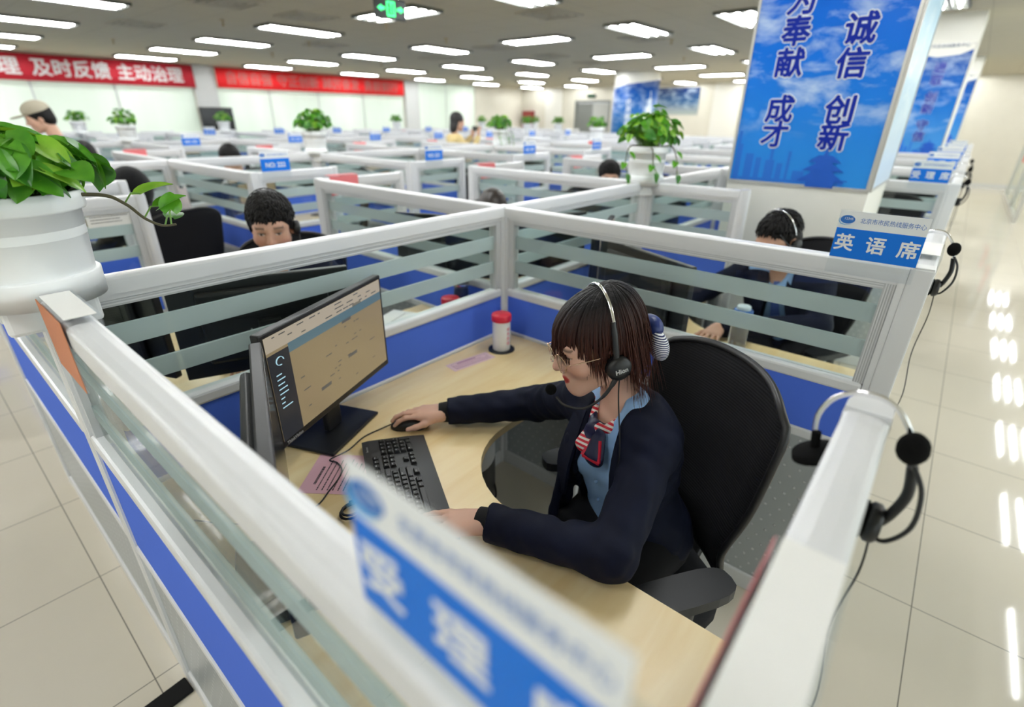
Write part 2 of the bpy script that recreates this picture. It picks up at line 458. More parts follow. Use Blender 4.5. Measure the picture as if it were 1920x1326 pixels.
# vents, sprinklers
M_VENT = mat('vent_paint', (.46,.43,.35), .6)
def make_vent():
    t = thing('ceiling_vent', '', 'vent')
    f = MB()
    for s in (.30, .22, .14, .07):
        w = .028
        f.box(-s, s, -s, -s+w, -.018, 0); f.box(-s, s, s-w, s, -.018, 0); f.box(-s, -s+w, -s+w, s-w, -.018, 0); f.box(s-w, s, -s+w, s-w, -.018, 0)
    f.build('louvre', M_VENT, t)
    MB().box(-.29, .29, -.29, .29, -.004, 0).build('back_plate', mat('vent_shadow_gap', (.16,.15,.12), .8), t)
    return t
for k, (x, y, w) in enumerate([(4.25,2.96,'nearest the green exit sign'), (1.4,8.2,'above the left red banner, second nearest'), (1.5,5.5,'above the capped person'), (2.55,5.6,'behind the green exit sign'), (6.4,5.8,'between the fourth and fifth lamp rows, nearest'), (8.0,5.7,'between the fourth and fifth lamp rows, middle'), (9.7,5.8,'between the fourth and fifth lamp rows, farthest'), (6.8,3.0,'beside a lamp left of the big sky poster'), (4.3, 8.0, 'above the right red banner, nearer'), (7.0,8.0,'above the right red banner, farther')]):
    put(POOL.get('vent', make_vent), 'square louvred ceiling vent ' + w, 'vent', (x, y, CEIL-.001), 0, 'ceiling vents')
def make_sprinkler():
    t = thing('ceiling_sprinkler', '', 'sprinkler')
    MB().lathe([(.045,0),(.045,-.006),(.012,-.01),(.010,-.06),(.022,-.065),(.022,-.07),(.001,-.072)], 12).build('sprinkler_head', mat('sprinkler_brass', (.45,.36,.20), .4, .6), t)
    return t
for k, (x, y) in enumerate([(3.5,5.2),(5.0,5.6),(7.2,2.7),(3.9,7.9),(2.0,6.8),(7.0,10.0),(9.8,3.6),(1.7,10.5),(4.4,10.2),(10.0,8.0)]):
    put(POOL.get('sprinkler', make_sprinkler), 'small brass sprinkler head hanging from the ceiling between lamps', 'sprinkler', (x, y, CEIL-.001), 0, 'ceiling sprinklers')
# exit sign
M_EXITB = mat('exit_sign_black', (.008,.012,.010), .4)
M_EXITG = mat('exit_sign_green', (.02,.5,.12), .5, emit=(.05,1.0,.25), estr=1.1)
t = thing('exit_sign', 'black exit sign with glowing green figure and arrows hanging from the ceiling', 'sign', (2.02, 3.22, 2.575), math.radians(-8))
MB().bbox(-.165, .165, -.02, .02, -.085, .085, .006).build('sign_box', M_EXITB, t)
a = MB()
for s in (-1, 1):
    a.add([(s*.145,-.0215,0),(s*.10,-.0215,.028),(s*.10,-.0215,-.028),(s*.145,-.0205,0),(s*.10,-.0205,.028),(s*.10,-.0205,-.028)], [(0,1,2),(3,5,4),(0,2,5,3),(0,3,4,1),(1,4,5,2)])
    a.box(min(s*.10,s*.066), max(s*.10,s*.066), -.0215, -.0205, -.012, .012)
a.build('arrow', M_EXITG, t)
a = MB(); a.box(-.045,.045,-.0215,-.0205,-.062,-.048); a.box(-.045,-.033,-.0215,-.0205,-.048,.062); a.box(.033,.045,-.0215,-.0205,-.048,.062); a.box(-.033,.033,-.0215,-.0205,.05,.062)
a.ball((.004,-.021,.034), .012, sy=.05); a.tube([(-.012,-.021,-.04),(-.002,-.021,-.012),(.004,-.021,.016)], .009, 6, flat=.4); a.tube([(.02,-.021,-.04),(.006,-.021,-.01)], .007, 6, flat=.4); a.tube([(-.022,-.021,.004),(.004,-.021,.014),(.024,-.021,.0)], .006, 6, flat=.4)
a.build('running_figure', M_EXITG, t)
for s in (-.1, .1): MB().tube([(s,0,.085),(s,0,.225)], .006).build('hanger_rod', M_CHROME, t)

# ------------------------------------------------------------------ banners, television, fire cabinet
M_BAN1 = mat('dark_red_banner_cloth', (.50,.012,.028), .75, noise=.08, nscale=2)
M_BAN2 = mat('bright_red_banner_cloth', (.83,.012,.016), .75, noise=.06, nscale=2)
M_BANT = mat('banner_white_print', (.62,.60,.60), .8)
M_BANT2 = mat('banner_rose_print', (.50,.13,.12), .8)
def banner(x0, x1, z0, z1, m, mt, words, label, size):
    t = thing('banner', label, 'banner', ((x0+x1)/2, 14.42, z0))
    ox = (x0+x1)/2; H = z1-z0
    cl = MB(); n = 60
    vs = []
    for i in range(n+1):
        x = x0-ox+(x1-x0)*i/n; yy = .006*math.sin(i*1.7)
        vs += [(x, yy-.003, 0), (x, yy-.003, H), (x, yy+.003, H), (x, yy+.003, 0)]
    fs = []
    for i in range(n):
        q = i*4
        for k in range(4): fs.append((q+k, q+(k+1) % 4, q+4+(k+1) % 4, q+4+k))
    cl.add(vs, fs, 0, True); cl.add(vs[:4], [(3,2,1,0)]); cl.add(vs[-4:], [(0,1,2,3)])
    cl.build('cloth', m, t)
    for (w, a, c) in words:
        step = (c-a)/max(1, len(w))
        o = text_mesh('lettering', w, size, mt, t, frame_of(((a+c)/2-ox, -.018, H*.47), (1,0,0), (0,0,1)), offset=.009, extrude=.002, width=step/size)
banner(-1.2, 4.38, 2.25, 2.765, M_BAN1, M_BANT, [('理', .60, .98), ('及时反馈', 1.15, 2.58), ('主动治理', 2.70, 4.12)], 'long dark red banner with white characters above window blinds', .36)
banner(4.93, 11.22, 2.28, 2.765, M_BAN2, M_BANT2, [('自信自强', 5.15, 6.45), ('守正创新', 6.60, 7.92), ('踔厉奋发', 8.05, 9.38), ('勇毅前行', 9.55, 10.95)], 'long bright red banner with pale rose characters above window blinds', .33)
t = thing('television', 'black flat television with dark screen on stand before the grey pillar', 'television', (4.70, 14.30, 0))
MB().bbox(-.42, .42, -.03, .03, 1.22, 1.80, .01).build('casing', M_BLACK, t)
MB().box(-.39, .39, -.034, -.03, 1.26, 1.77).build('screen', mat('dark_tv_screen', (.012,.012,.014), .12), t)
s = MB(); s.tube([(-.1,.02,.04),(-.1,.02,1.3)], .02); s.tube([(.1,.02,.04),(.1,.02,1.3)], .02); s.bbox(-.35,.35,-.22,.2,.0,.04); s.build('stand', M_DGREY, t)
t = thing('fire_cabinet', 'dark red fire hose cabinet on the far wall beside the corner', 'cabinet', (17.88, 14.08, 1.15))
MB().bbox(-.1, .1, -.28, .28, 0, .75, .01).build('cabinet_body', mat('fire_cabinet_red', (.22,.02,.02), .4), t)
MB().box(-.106, -.1, -.24, .24, .05, .70).build('cabinet_door', mat('fire_cabinet_door', (.28,.05,.045), .25), t)
# exit board over the door
t = thing('exit_sign', 'small dark exit board on far wall above the grey door', 'sign', (17.97, 10.9, 2.46))
MB().bbox(-.02, .02, -.19, .19, -.07, .07, .005).build('sign_box', M_EXITB, t)
MB().box(-.0215, -.02, -.15, .15, -.035, .035).build('symbol', mat('dim_exit_green', (.02,.10,.04), .5), t)

# ------------------------------------------------------------------ sky posters on the columns
def sky_mat(name, H, top, mid, low, cloud=.9, seed=0.0):
    m = bpy.data.materials.new(name); m.use_nodes = True
    N, L = nodes_of(m); b = N['Principled BSDF']
    tc = N.new('ShaderNodeTexCoord'); sp = N.new('ShaderNodeSeparateXYZ'); L.new(tc.outputs['Object'], sp.inputs[0])
    h = math_node(N, L, 'DIVIDE', sp.outputs[2], H)
    r = N.new('ShaderNodeValToRGB'); e = r.color_ramp.elements
    e[0].position = 0; e[0].color = (*low, 1); e[1].position = 1; e[1].color = (*top, 1)
    k = e.new(.45); k.color = (*mid, 1)
    L.new(h, r.inputs[0])
    mp = N.new('ShaderNodeMapping'); mp.inputs['Scale'].default_value = (3.0, 3.0, 7.0); mp.inputs['Rotation'].default_value = (0, math.radians(-28), 0); mp.inputs['Location'].default_value = (seed, 0, seed)
    L.new(tc.outputs['Object'], mp.inputs[0])
    n = N.new('ShaderNodeTexNoise'); n.inputs['Scale'].default_value = 1.0; n.inputs['Detail'].default_value = 6; n.inputs['Roughness'].default_value = .6; n.inputs['Distortion'].default_value = .4
    L.new(mp.outputs[0], n.inputs['Vector'])
    c = N.new('ShaderNodeMapRange'); c.inputs[1].default_value = .47; c.inputs[2].default_value = .72; c.inputs[3].default_value = 0; c.inputs[4].default_value = cloud
    L.new(n.outputs['Fac'], c.inputs[0])
    lowc = N.new('ShaderNodeMapRange'); lowc.inputs[1].default_value = .15; lowc.inputs[2].default_value = .32; lowc.inputs[3].default_value = 0; lowc.inputs[4].default_value = 1
    L.new(h, lowc.inputs[0])
    cl = math_node(N, L, 'MULTIPLY', c.outputs[0], lowc.outputs[0])
    L.new(mixcol(N, L, cl, r.outputs[0], (.75,.88,.95)), b.inputs['Base Color'])
    b.inputs['Roughness'].default_value = .32; b.inputs['Specular IOR Level'].default_value = .22
    return m
M_POLE = mat('column_paint', (.80,.79,.73), .6)
M_SILVER = mat('silver_trim', (.62,.61,.58), .35, .5)
M_CHAR = mat('poster_blue_print', (.004,.022,.34), .6, spec=.2)
M_CHARW = mat('poster_white_print', (.80,.85,.92), .5)
M_SKYLINE = mat('skyline_blue_print', (.004,.10,.56), .5)
M_SKYLINE2 = mat('skyline_pale_print', (.01,.16,.68), .5)
def skyline(parent, W_):
    """printed silhouettes of towers and a tiered round pavilion along the poster's foot"""
    s = MB(); z = -.0035
    cnt = [0]
    def rect(u0, u1, h):
        cnt[0] += 1; s.box(u0, u1, z-.0006-.0001*cnt[0], z, .0005*cnt[0], h)
    for u0, u1, h in [(.012,.045,.20),(.012,.03,.27),(.07,.115,.15),(.13,.16,.13),(.185,.235,.12),(.205,.222,.19),(.25,.28,.105),(.30,.315,.17),(.34,.40,.07),(.05,.60,.02)]:
        rect(u0, u1, h)
    s.build('skyline', M_SKYLINE2, parent)
    p = MB(); c = .49
    for k, (hw, z0, z1) in enumerate([(.10,.02,.055),(.085,.075,.10),(.062,.12,.145)]):
        p.add([(c-hw-.02,z-.0022,z0),(c+hw+.02,z-.0022,z0),(c+hw*.55,z-.0022,z1+.012),(c-hw*.55,z-.0022,z1+.012),(c-hw-.02,z,z0),(c+hw+.02,z,z0),(c+hw*.55,z,z1+.012),(c-hw*.55,z,z1+.012)], [(0,1,2,3),(7,6,5,4),(0,4,5,1),(1,5,6,2),(2,6,7,3),(3,7,4,0)])
        p.box(c-hw*.7, c+hw*.7, z-.0024-.0002*k, z-.0018, z0-.03, z0+.004)
    p.add([(c-.012,z-.0026,.155),(c+.012,z-.0026,.155),(c,z-.0026,.20),(c-.012,z,.155),(c+.012,z,.155),(c,z,.20)], [(0,1,2),(5,4,3),(0,3,4,1),(1,4,5,2),(2,5,3,0)])
    po = p.build('pavilion_silhouette', M_SKYLINE, parent); po.location.y = -.0035
def poster_chars(parent, cols, size, yy=-.004, out=.072):
    for (u, items) in cols:
        for ch, zz in items:
            text_mesh('character_outline', ch, size, M_CHARW, parent, frame_of((u, yy-.0005, zz), (1,0,0), (0,0,1)), offset=out*size, extrude=.0004)
            text_mesh('character', ch, size, M_CHAR, parent, frame_of((u, yy-.0026, zz), (1,0,0), (0,0,1)), offset=.030*size, extrude=.0004)
def board(name, label, W_, H, m, loc, rz, frame=True):
    t = thing(name, label, 'poster', loc, rz)
    p = MB().box(0, W_, -.003, .002, 0, H).build('print', m, t)
    if frame:
        f = MB(); w = .014
        f.box(-w, 0, -.008, .004, -w, H+w); f.box(W_, W_+w, -.008, .004, -w, H+w); f.box(0, W_, -.008, .004, -w, 0); f.box(0, W_, -.008, .004, H, H+w)
        f.build('frame', M_SILVER, t)
    return t
CX0, CX1, CY0, CY1 = 1.70, 2.47, -1.095, -.35
struct(MB().box(CX0, CX1, CY0, CY1, 0, CEIL).build('trim_5', M_POLE))
W_ = CY1-CY0-.03
sk1 = sky_mat('sky_print_bright', 1.40, (.001,.085,.62), (.002,.17,.74), (.03,.28,.78), .9, 2.1)
t = board('poster', 'large blue sky poster with eight dark blue characters on the near column', W_, 1.42, sk1, (CX0-.004, CY1-.015, 1.315), -PI/2)
poster_chars(t, [(.205, [('为',.885),('奉',.745),('献',.60),('成',.375),('才',.245)]), (.500, [('诚',.735),('信',.585),('创',.370),('新',.240)])], .145)
skyline(t, W_)
MB().box(.47, .62, -.0045, -.0035, .028, .034).build('caption_line', M_SKYLINE, t)
sk1b = sky_mat('sky_print_pale', 1.40, (.30,.55,.75), (.45,.68,.84), (.62,.74,.90), .9, 5.5)  # light blue glare is put into the print's pale colours
board('poster', 'glossy sky poster with painted pale glare on the corridor side of near column', CX1-CX0-.03, 1.42, sk1b, (CX0+.015, CY0-.004, 1.315), 0)
def far_column(x0, x1, y0, y1, n, label, chars):
    struct(MB().box(x0, x1, y0, y1, 0, CEIL).build('trim_%d' % n, M_POLE))
    w = y1-y0
    sk = sky_mat('sky_print_deep', 1.30, (.002,.04,.27), (.006,.15,.55), (.08,.34,.75), .55, 1.3*n)
    t = board('poster', label, w-.03, 1.22, sk, (x0-.004, y1-.015, 1.25), -PI/2)
    h = MB(); pts = [(0,1.20),(.12,1.13),(.3,1.10),(.5,1.12),(w-.03,1.17),(w-.03,1.22+.06),(0,1.22+.06)]
    h.add([(u,-.005,z) for u, z in pts]+[(u,-.003,z) for u, z in pts], [tuple(range(7)), tuple(range(13,6,-1))]+[(i, (i+1) % 7, 7+(i+1) % 7, 7+i) for i in range(7)])
    h.build('header', M_POLE, t)
    text_mesh('header_lettering', '北京市市民热线服务中心', .045, mat('header_ink', (.08,.12,.2), .6), t, frame_of((w/2, -.0065, 1.215), (1,0,0), (0,0,1)), offset=.001)
    zz = .98; items = []
    for ch in chars:
        if ch == ' ': zz -= .055; continue
        items.append((ch, zz)); zz -= .13
    poster_chars(t, [(w*.55, items)], .125, -.004, .050)
    skyline(t, w)
    return t
far_column(7.0, 7.7, -1.17, -.52, 6, 'deep blue sky poster with one column of characters on second column', '进取 创新 守信')
far_column(12.6, 13.3, -1.18, -.52, 7, 'narrow deep blue sky poster on the third column along the aisle', '')
# round column far back with wrapped blue poster
RX, RY, RR = 12.9, 6.25, .62
struct(MB().lathe([(RR,0),(RR,CEIL)], 40, 0, Matrix.Translation((RX,RY,0))).build('trim_8', M_POLE))
t = thing('poster', 'curved blue city poster wrapped around far round column', 'poster', (RX, RY, 0))
w = MB(); n = 28; a0, a1 = math.radians(118), math.radians(300); vs = []
for i in range(n+1):
    a = a0+(a1-a0)*i/n; top = 2.30+.34*(i/n)**.6
    vs += [(math.cos(a)*(RR+.006), math.sin(a)*(RR+.006), 1.02), (math.cos(a)*(RR+.006), math.sin(a)*(RR+.006), top), (math.cos(a)*(RR+.001), math.sin(a)*(RR+.001), top), (math.cos(a)*(RR+.001), math.sin(a)*(RR+.001), 1.02)]
fs = []
for i in range(n):
    q = i*4
    for k in range(4): fs.append((q+k, q+4+k, q+4+(k+1) % 4, q+(k+1) % 4))
w.add(vs, fs, 0, True).build('print', sky_mat('sky_print_city', 2.6, (.004,.05,.30), (.02,.22,.60), (.70,.80,.88), .5, 9.0), t)
tw = MB()
for a, hw, z1 in [(262,.035,1.95),(254,.05,1.75),(270,.045,2.15),(279,.03,1.85),(246,.03,1.6)]:
    a = math.radians(a-22); c, s = math.cos(a), math.sin(a); R0 = RR+.008
    M = frame_of((c*R0, s*R0, 0), (-s, c, 0), (0, 0, 1))
    tw.box(-hw, hw, 1.1, z1, -.006, .001, 0, M); tw.box(-.008, .008, z1, z1+.18, -.006, .001, 0, M)
tw.build('printed_towers', mat('printed_tower_white', (.78,.86,.93), .5), t)
for ch, zz in zip('为民服务', (2.05,1.87,1.69,1.51)):
    a = math.radians(192); c, s = math.cos(a), math.sin(a)
    text_mesh('character', ch, .15, M_CHARW, t, frame_of((c*(RR+.01), s*(RR+.01), zz), (s, -c, 0), (0,0,1)), offset=.004)
# dark landscape print on the far wall
sk4 = sky_mat('landscape_print', .90, (.004,.02,.12), (.03,.10,.22), (.42,.46,.42), .5, 3.3)
board('poster', 'wide dark blue landscape print hanging on the far wall', 3.2, .90, sk4, (17.985, 9.62, 1.78), -PI/2, False)

# ------------------------------------------------------------------ glazed screen along the far side of the corridor
def corridor_screen(x0, x1, label):
    t = thing('glass_screen', label, 'screen', (x0, -2.42, 0)); L_ = x1-x0
    f = MB()
    for x in (0, L_): f.box(x-.03, x+.03, -.03, .03, 0, 2.1)
    f.box(.03, L_-.03, -.025, .025, 2.04, 2.1); f.box(.03, L_-.03, -.025, .025, 0, .08)
    f.build('frame', M_SILVER, t)
    MB().box(.03, L_-.03, -.005, .005, .08, 2.04).build('pane', M_GLASS, t)
    MB().box(.03, L_-.03, -.008, -.005, 1.15, 1.22).build('sticker_band', M_RED, t)
    MB().tube([(L_*.2,.05,.9),(L_*.2,.05,1.4)], .016).build('handle', M_RED, t)
corridor_screen(11.4, 13.3, 'framed clear glass screen with red sticker band beside the corridor, nearer one')
corridor_screen(13.4, 16.0, 'framed clear glass screen with red sticker band beside the corridor, farther one')
# ------------------------------------------------------------------ partition screens
RAIL = 1.303
def dome(x0, x1, hw=.026, z0=1.262, z1=RAIL):
    """rail profile in (y,z) with a rounded crown, run along x"""
    pr = [(-hw, z0), (hw, z0), (hw, z1-.016)]
    for k in range(1, 7):
        a = PI/2*k/6; pr.append((hw-.011+.011*math.cos(a), z1-.010+.009*math.sin(a)))
    pr += [(hw*.3, z1), (-hw*.3, z1)]
    for k in range(0, 6):
        a = PI/2+PI/2*k/6; pr.append((-hw+.011+.011*math.cos(a), z1-.010+.009*math.sin(a)))
    pr.append((-hw, z1-.016))
    n = len(pr)
    vs = [(x0, y, z) for y, z in pr]+[(x1, y, z) for y, z in pr]
    fs = [(i, (i+1) % n, n+(i+1) % n, n+i) for i in range(n)]
    return vs, [tuple(reversed(f)) for f in fs], [tuple(range(n)), tuple(range(2*n-1, n-1, -1))]
def end_post(x, h=RAIL+.004):
    m = MB(); pts = [(x, -.027), ] + [(x+.030*math.cos(a), .027*math.sin(a)) for a in [-PI/2+PI*k/10 for k in range(11)]] + [(x, .027)]
    pts = pts[1:-1]
    m.prism([(x-.02, -.027)]+pts+[(x-.02, .027)], 0, h-.012, 0, None, True)
    q = [(x-.02+(p[0]-x+.02)*.96, p[1]*.96) for p in [(x-.02,-.027)]+pts+[(x-.02,.027)]]
    m.prism(q, h-.012, h, 0, None, False)
    return m
def make_panel(L_, free_end=False, outer=False, name='partition_screen'):
    t = thing(name, '', 'partition')
    x0, x1 = .026, L_-(.04 if free_end else .026)
    f = MB()
    vs, sd, cp = dome(x0, x1); f.add(vs, sd, 0, False); f.add(vs, cp, 0)
    f.box(x0, x1, -.0215, .0215, 1.250, 1.262, 0)
    for s in (0, 1):
        a, c = (x0, x0+.016) if s == 0 else (x1-.016, x1)
        f.box(a, c, -.024, .024, 0, 1.262, 0)
        a, c = (x0+.016, x0+.044) if s == 0 else (x1-.044, x1-.016)
        f.box(a, c, -.017, .017, .951, 1.250, 1)
        for k in range(4):
            xx = a+.004+k*.006
            f.box(xx, xx+.003, -.0185, .0185, .951, 1.250, 0)
    f.box(x0+.044, x1-.044, -.017, .017, 1.232, 1.250, 1)
    f.box(x0+.044, x1-.044, -.0185, .0185, 1.237, 1.240, 0); f.box(x0+.044, x1-.044, -.0185, .0185, 1.244, 1.247, 0)
    f.bbox(x0+.016, x1-.016, -.026, .026, .915, .951, .008, 0)
    zf = .60 if outer else .752
    f.bbox(x0+.016, x1-.016, -.024, .024, zf-.034, zf, .006, 0)
    f.bbox(x0+.016, x1-.016, -.024, .024, 0, .075, .006, 0)
    f.build('frame', [M_ALU, M_ALU_G], t)
    g = MB().box(x0+.044, x1-.044, -.003, .003, .951, 1.232).build('glass_pane', M_GLASS, t)
    for z0, z1 in (((1.000, 1.033), (1.127, 1.161)) if outer else ((1.024, 1.076), (1.130, 1.184))):
        MB().box(x0+.0445, x1-.0445, -.0045, .0045, z0, z1).build('frosted_band', M_FROST, g)
    MB().box(x0+.016, x1-.016, -.019, .019, zf, .915).build('fabric_panel', M_BLUE, t)
    MB().box(x0+.016, x1-.016, -.016, .016, .075, zf-.034).build('steel_panel', M_STEEL, t)
    if free_end: end_post(L_-.03).build('end_post', M_ALU, t)
    return t
def make_post():
    t = thing('partition_post', '', 'post')
    MB().bbox(-.026, .026, -.026, .026, 0, RAIL-.002, .004).build('post_body', M_ALU, t)
    MB().bbox(-.024, .024, -.024, .024, RAIL-.002, RAIL+.002, .0018).build('cap', M_WHITE, t)
    return t
def panel_at(L_, free, loc, rz, label, group, outer=False):
    o = POOL.get(('panel', round(L_, 3), free, outer), lambda: make_panel(L_, free, outer))
    return put(o, label, 'partition', loc, rz, group)
ROWS = [dict(y=0.0, xs=[-1.518, 0.0, 1.29, 2.56, 3.87, 5.16, 6.45, 7.74, 9.03, 10.32], nm='nearest desk row'),
        dict(y=3.5, xs=[-1.42+1.31*k for k in range(10)], nm='second desk row'),
        dict(y=7.05, xs=[-3.3+1.3*k for k in range(12)], nm='third desk row'),
        dict(y=10.6, xs=[-3.0+1.3*k for k in range(14)], nm='farthest desk row')]
DEPTH = 1.44
for r, R_ in enumerate(ROWS):
    y, xs, nm = R_['y'], R_['xs'], R_['nm']
    for k, x in enumerate(xs):
        o = POOL.get('post', make_post)
        put(o, 'white square partition post on the %s, %s from the aisle end' % (nm, ORD[k]), 'post', (x, y, 0), 0, 'partition posts of the '+nm)
        if k < len(xs)-1:
            panel_at(xs[k+1]-x, False, (x, y, 0), 0, 'glazed white screen along the spine of the %s, %s bay' % (nm, ORD[k]), 'spine screens of the '+nm)
        for s in (-1, 1):
            side = 'near' if s < 0 else 'window'
            dep = DEPTH
            if r == 0 and k == 2 and s < 0: dep = .62
            free = (dep < 1) 
            if r == 0 and s > 0 and k == 0: pass
            panel_at(dep, True if free else False, (x, y, 0), s*PI/2, 'glazed white cross screen, %s side of the %s, %s from aisle' % (side, nm, ORD[k]), 'cross screens of the '+nm, k == 0)
            if free: continue
            o = POOL.get('post', make_post)
            put(o, 'white post ending the %s cross screen, %s side of %s' % (ORD[k], side, nm), 'post', (x, y+s*dep, 0), 0, 'partition posts of the '+nm)
            panel_at(.62, True, (x, y+s*dep, 0), 0, 'short glazed end screen, %s side of the %s, %s from aisle' % (side, nm, ORD[k]), 'short end screens of the '+nm)

# ------------------------------------------------------------------ desks
def desk_poly(w, sy):
    p = [(.03,-.03), (.03,-1.39), (.61,-1.39), (.61,-.86)]
    for k in range(1, 10):
        a = PI-PI/2*k/10; p.append((.89+.28*math.cos(a), -.83+.28*math.sin(a)))
    p += [(.89,-.55), (w-.03,-.55), (w-.03,-.03)]
    if sy > 0: p = [(a, -b) for a, b in reversed(p)]
    return p
def make_desk(w, sy):
    t = thing('corner_desk', '', 'desk')
    p = desk_poly(w, sy)
    MB().prism(p, .7165, .740).build('desktop', M_WOOD, t)
    c = [sum(a for a, b in p)/len(p), sum(b for a, b in p)/len(p)]
    e = MB(); e.prism([(a+(.0015 if a > .1 else -.0), b+(.0015 if abs(b) < .1 else 0)*0) for a, b in p], .7155, .7165); e.build('edge_strip', M_EDGE, t)
    q = MB()
    for (x, y) in ((.58, -1.30), (w-.08, -.50), (.58, -.10)):
        q.bbox(x-.02, x+.02, (y if sy < 0 else -y)-.02, (y if sy < 0 else -y)+.02, 0, .7155, .004)
    t2 = q
    for (x, y) in ((.58, -1.30), (w-.08, -.50), (.58, -.10)):
        yy = y if sy < 0 else -y
        MB().bbox(x-.02, x+.02, yy-.02, yy+.02, 0, .7155, .004).build('leg', M_ALU, t)
    yy = -.147 if sy < 0 else .147
    g = MB().lathe([(.040,.7405),(.056,.7405),(.056,.7445),(.050,.7455),(.040,.7455),(.040,.7405)], 28, 0, Matrix.Translation((w-.183, yy, 0)))
    g.lathe([(.0001,.741),(.041,.741)], 28, 0, Matrix.Translation((w-.183, yy, 0)))
    g.build('cable_grommet', M_BLACK, t)
    return t

# ------------------------------------------------------------------ monitors
M_SCREEN = mat('lit_screen_tan', (.02,.02,.02), .25, emit=(.235,.18,.098), estr=.40)
M_SIDE = mat('screen_sidebar', (.01,.01,.01), .25, emit=(.012,.013,.016), estr=.6)
M_BAR = mat('screen_top_bar', (.01,.01,.01), .25, emit=(.06,.105,.125), estr=.55)
M_UIT = mat('screen_text', (.01,.01,.01), .25, emit=(.055,.055,.05), estr=.6)
M_UIL = mat('screen_pale', (.01,.01,.01), .25, emit=(.30,.26,.20), estr=.5)
M_UILOGO = mat('screen_logo', (.01,.01,.01), .25, emit=(.16,.26,.30), estr=1.0)
M_OFF = mat('dark_screen', (.022,.020,.019), .18)
M_LOGO = mat('grey_logo', (.45,.46,.47), .4)
def make_monitor(lit):
    """screen faces -Y; origin on the desk under the panel's centre"""
    t = thing('monitor', '', 'monitor')
    w, z0, z1 = .27, .115, .435
    c = MB(); c.bbox(-w, w, -.012, .014, z0, z1, .004)
    c.bbox(-w*.72, w*.72, .014, .040, z0+.05, z1-.03, .012)
    for k in range(14): c.box(-.16, .16, .0402, .0412, z1-.05-k*.006, z1-.047-k*.006)
    cas = c.build('casing', M_DGREY if False else M_BLACK, t)
    text_mesh('logo', 'lenovo', .045, M_LOGO, cas, frame_of((0, .0408, (z0+z1)/2-.02), (-1,0,0), (0,0,1)), offset=.0008, extrude=.0003)
    text_mesh('bezel_logo', 'ThinkVision', .013, M_LOGO, cas, frame_of((-w+.052, -.0124, z0+.0095), (1,0,0), (0,0,1)), offset=.0004, extrude=.0002)
    sx0, sx1, sz0, sz1 = -w+.012, w-.012, z0+.020, z1-.012
    s = MB().box(sx0, sx1, -.0128, -.012, sz0, sz1).build('screen', M_SCREEN if lit else M_OFF, t)
    if lit:
        H = sz1-sz0; W2 = sx1-sx0
        MB().box(sx0, sx0+.075, -.0132, -.0128, sz0, sz1-.048).build('sidebar', M_SIDE, s)
        MB().box(sx0+.075, sx1, -.0132, -.0128, sz1-.066, sz1-.040).build('top_bar', M_BAR, s)
        MB().box(sx0, sx1, -.0132, -.0128, sz1-.040, sz1).build('browser_strip', M_UIL, s)
        lg = MB().tube([(sx0+.038+.013*math.cos(a), -.0134, sz1-.072+.011*math.sin(a)) for a in [k*.5 for k in range(11)]], .0032, 6, flat=.2); lg.build('round_logo', M_UILOGO, s)
        x = MB(); rr = random.Random(3)
        for k in range(8):
            zz = sz1-.105-k*.013; x.box(sx0+.018, sx0+.030+rr.random()*.03, -.0134, -.0132, zz-.003, zz)
        x.build('menu_text', M_UILOGO, s)
        x = MB()
        for k in range(30):
            xx = sx0+.01+rr.random()*(W2*.9); zz = sz1-.006-rr.choice((0,1,2))*.012; x.box(xx, xx+.008+rr.random()*.02, -.0134, -.0132, zz-.003, zz)
        for k in range(26):
            xx = sx0+.095+rr.random()*(W2-.16); zz = sz1-.085-int(rr.random()*14)*.013; x.box(xx, xx+.006+rr.random()*.016, -.0132, -.0128, zz-.0028, zz)
        for xx, zz in ((.30,.215),(.17,.060),(.31,.10),(.36,.245)): x.box(sx0+xx, sx0+xx+.045, -.0132, -.0128, sz0+zz, sz0+zz+.010)
        x.build('page_text', M_UIT, s)
    n = MB(); n.bbox(-.035, .035, .030, .052, .012, .30, .006); n.build('neck', M_BLACK, t)
    MB().bbox(-.125, .125, -.045, .125, 0, .010, .004).build('base', M_BLACK, t)
    return t
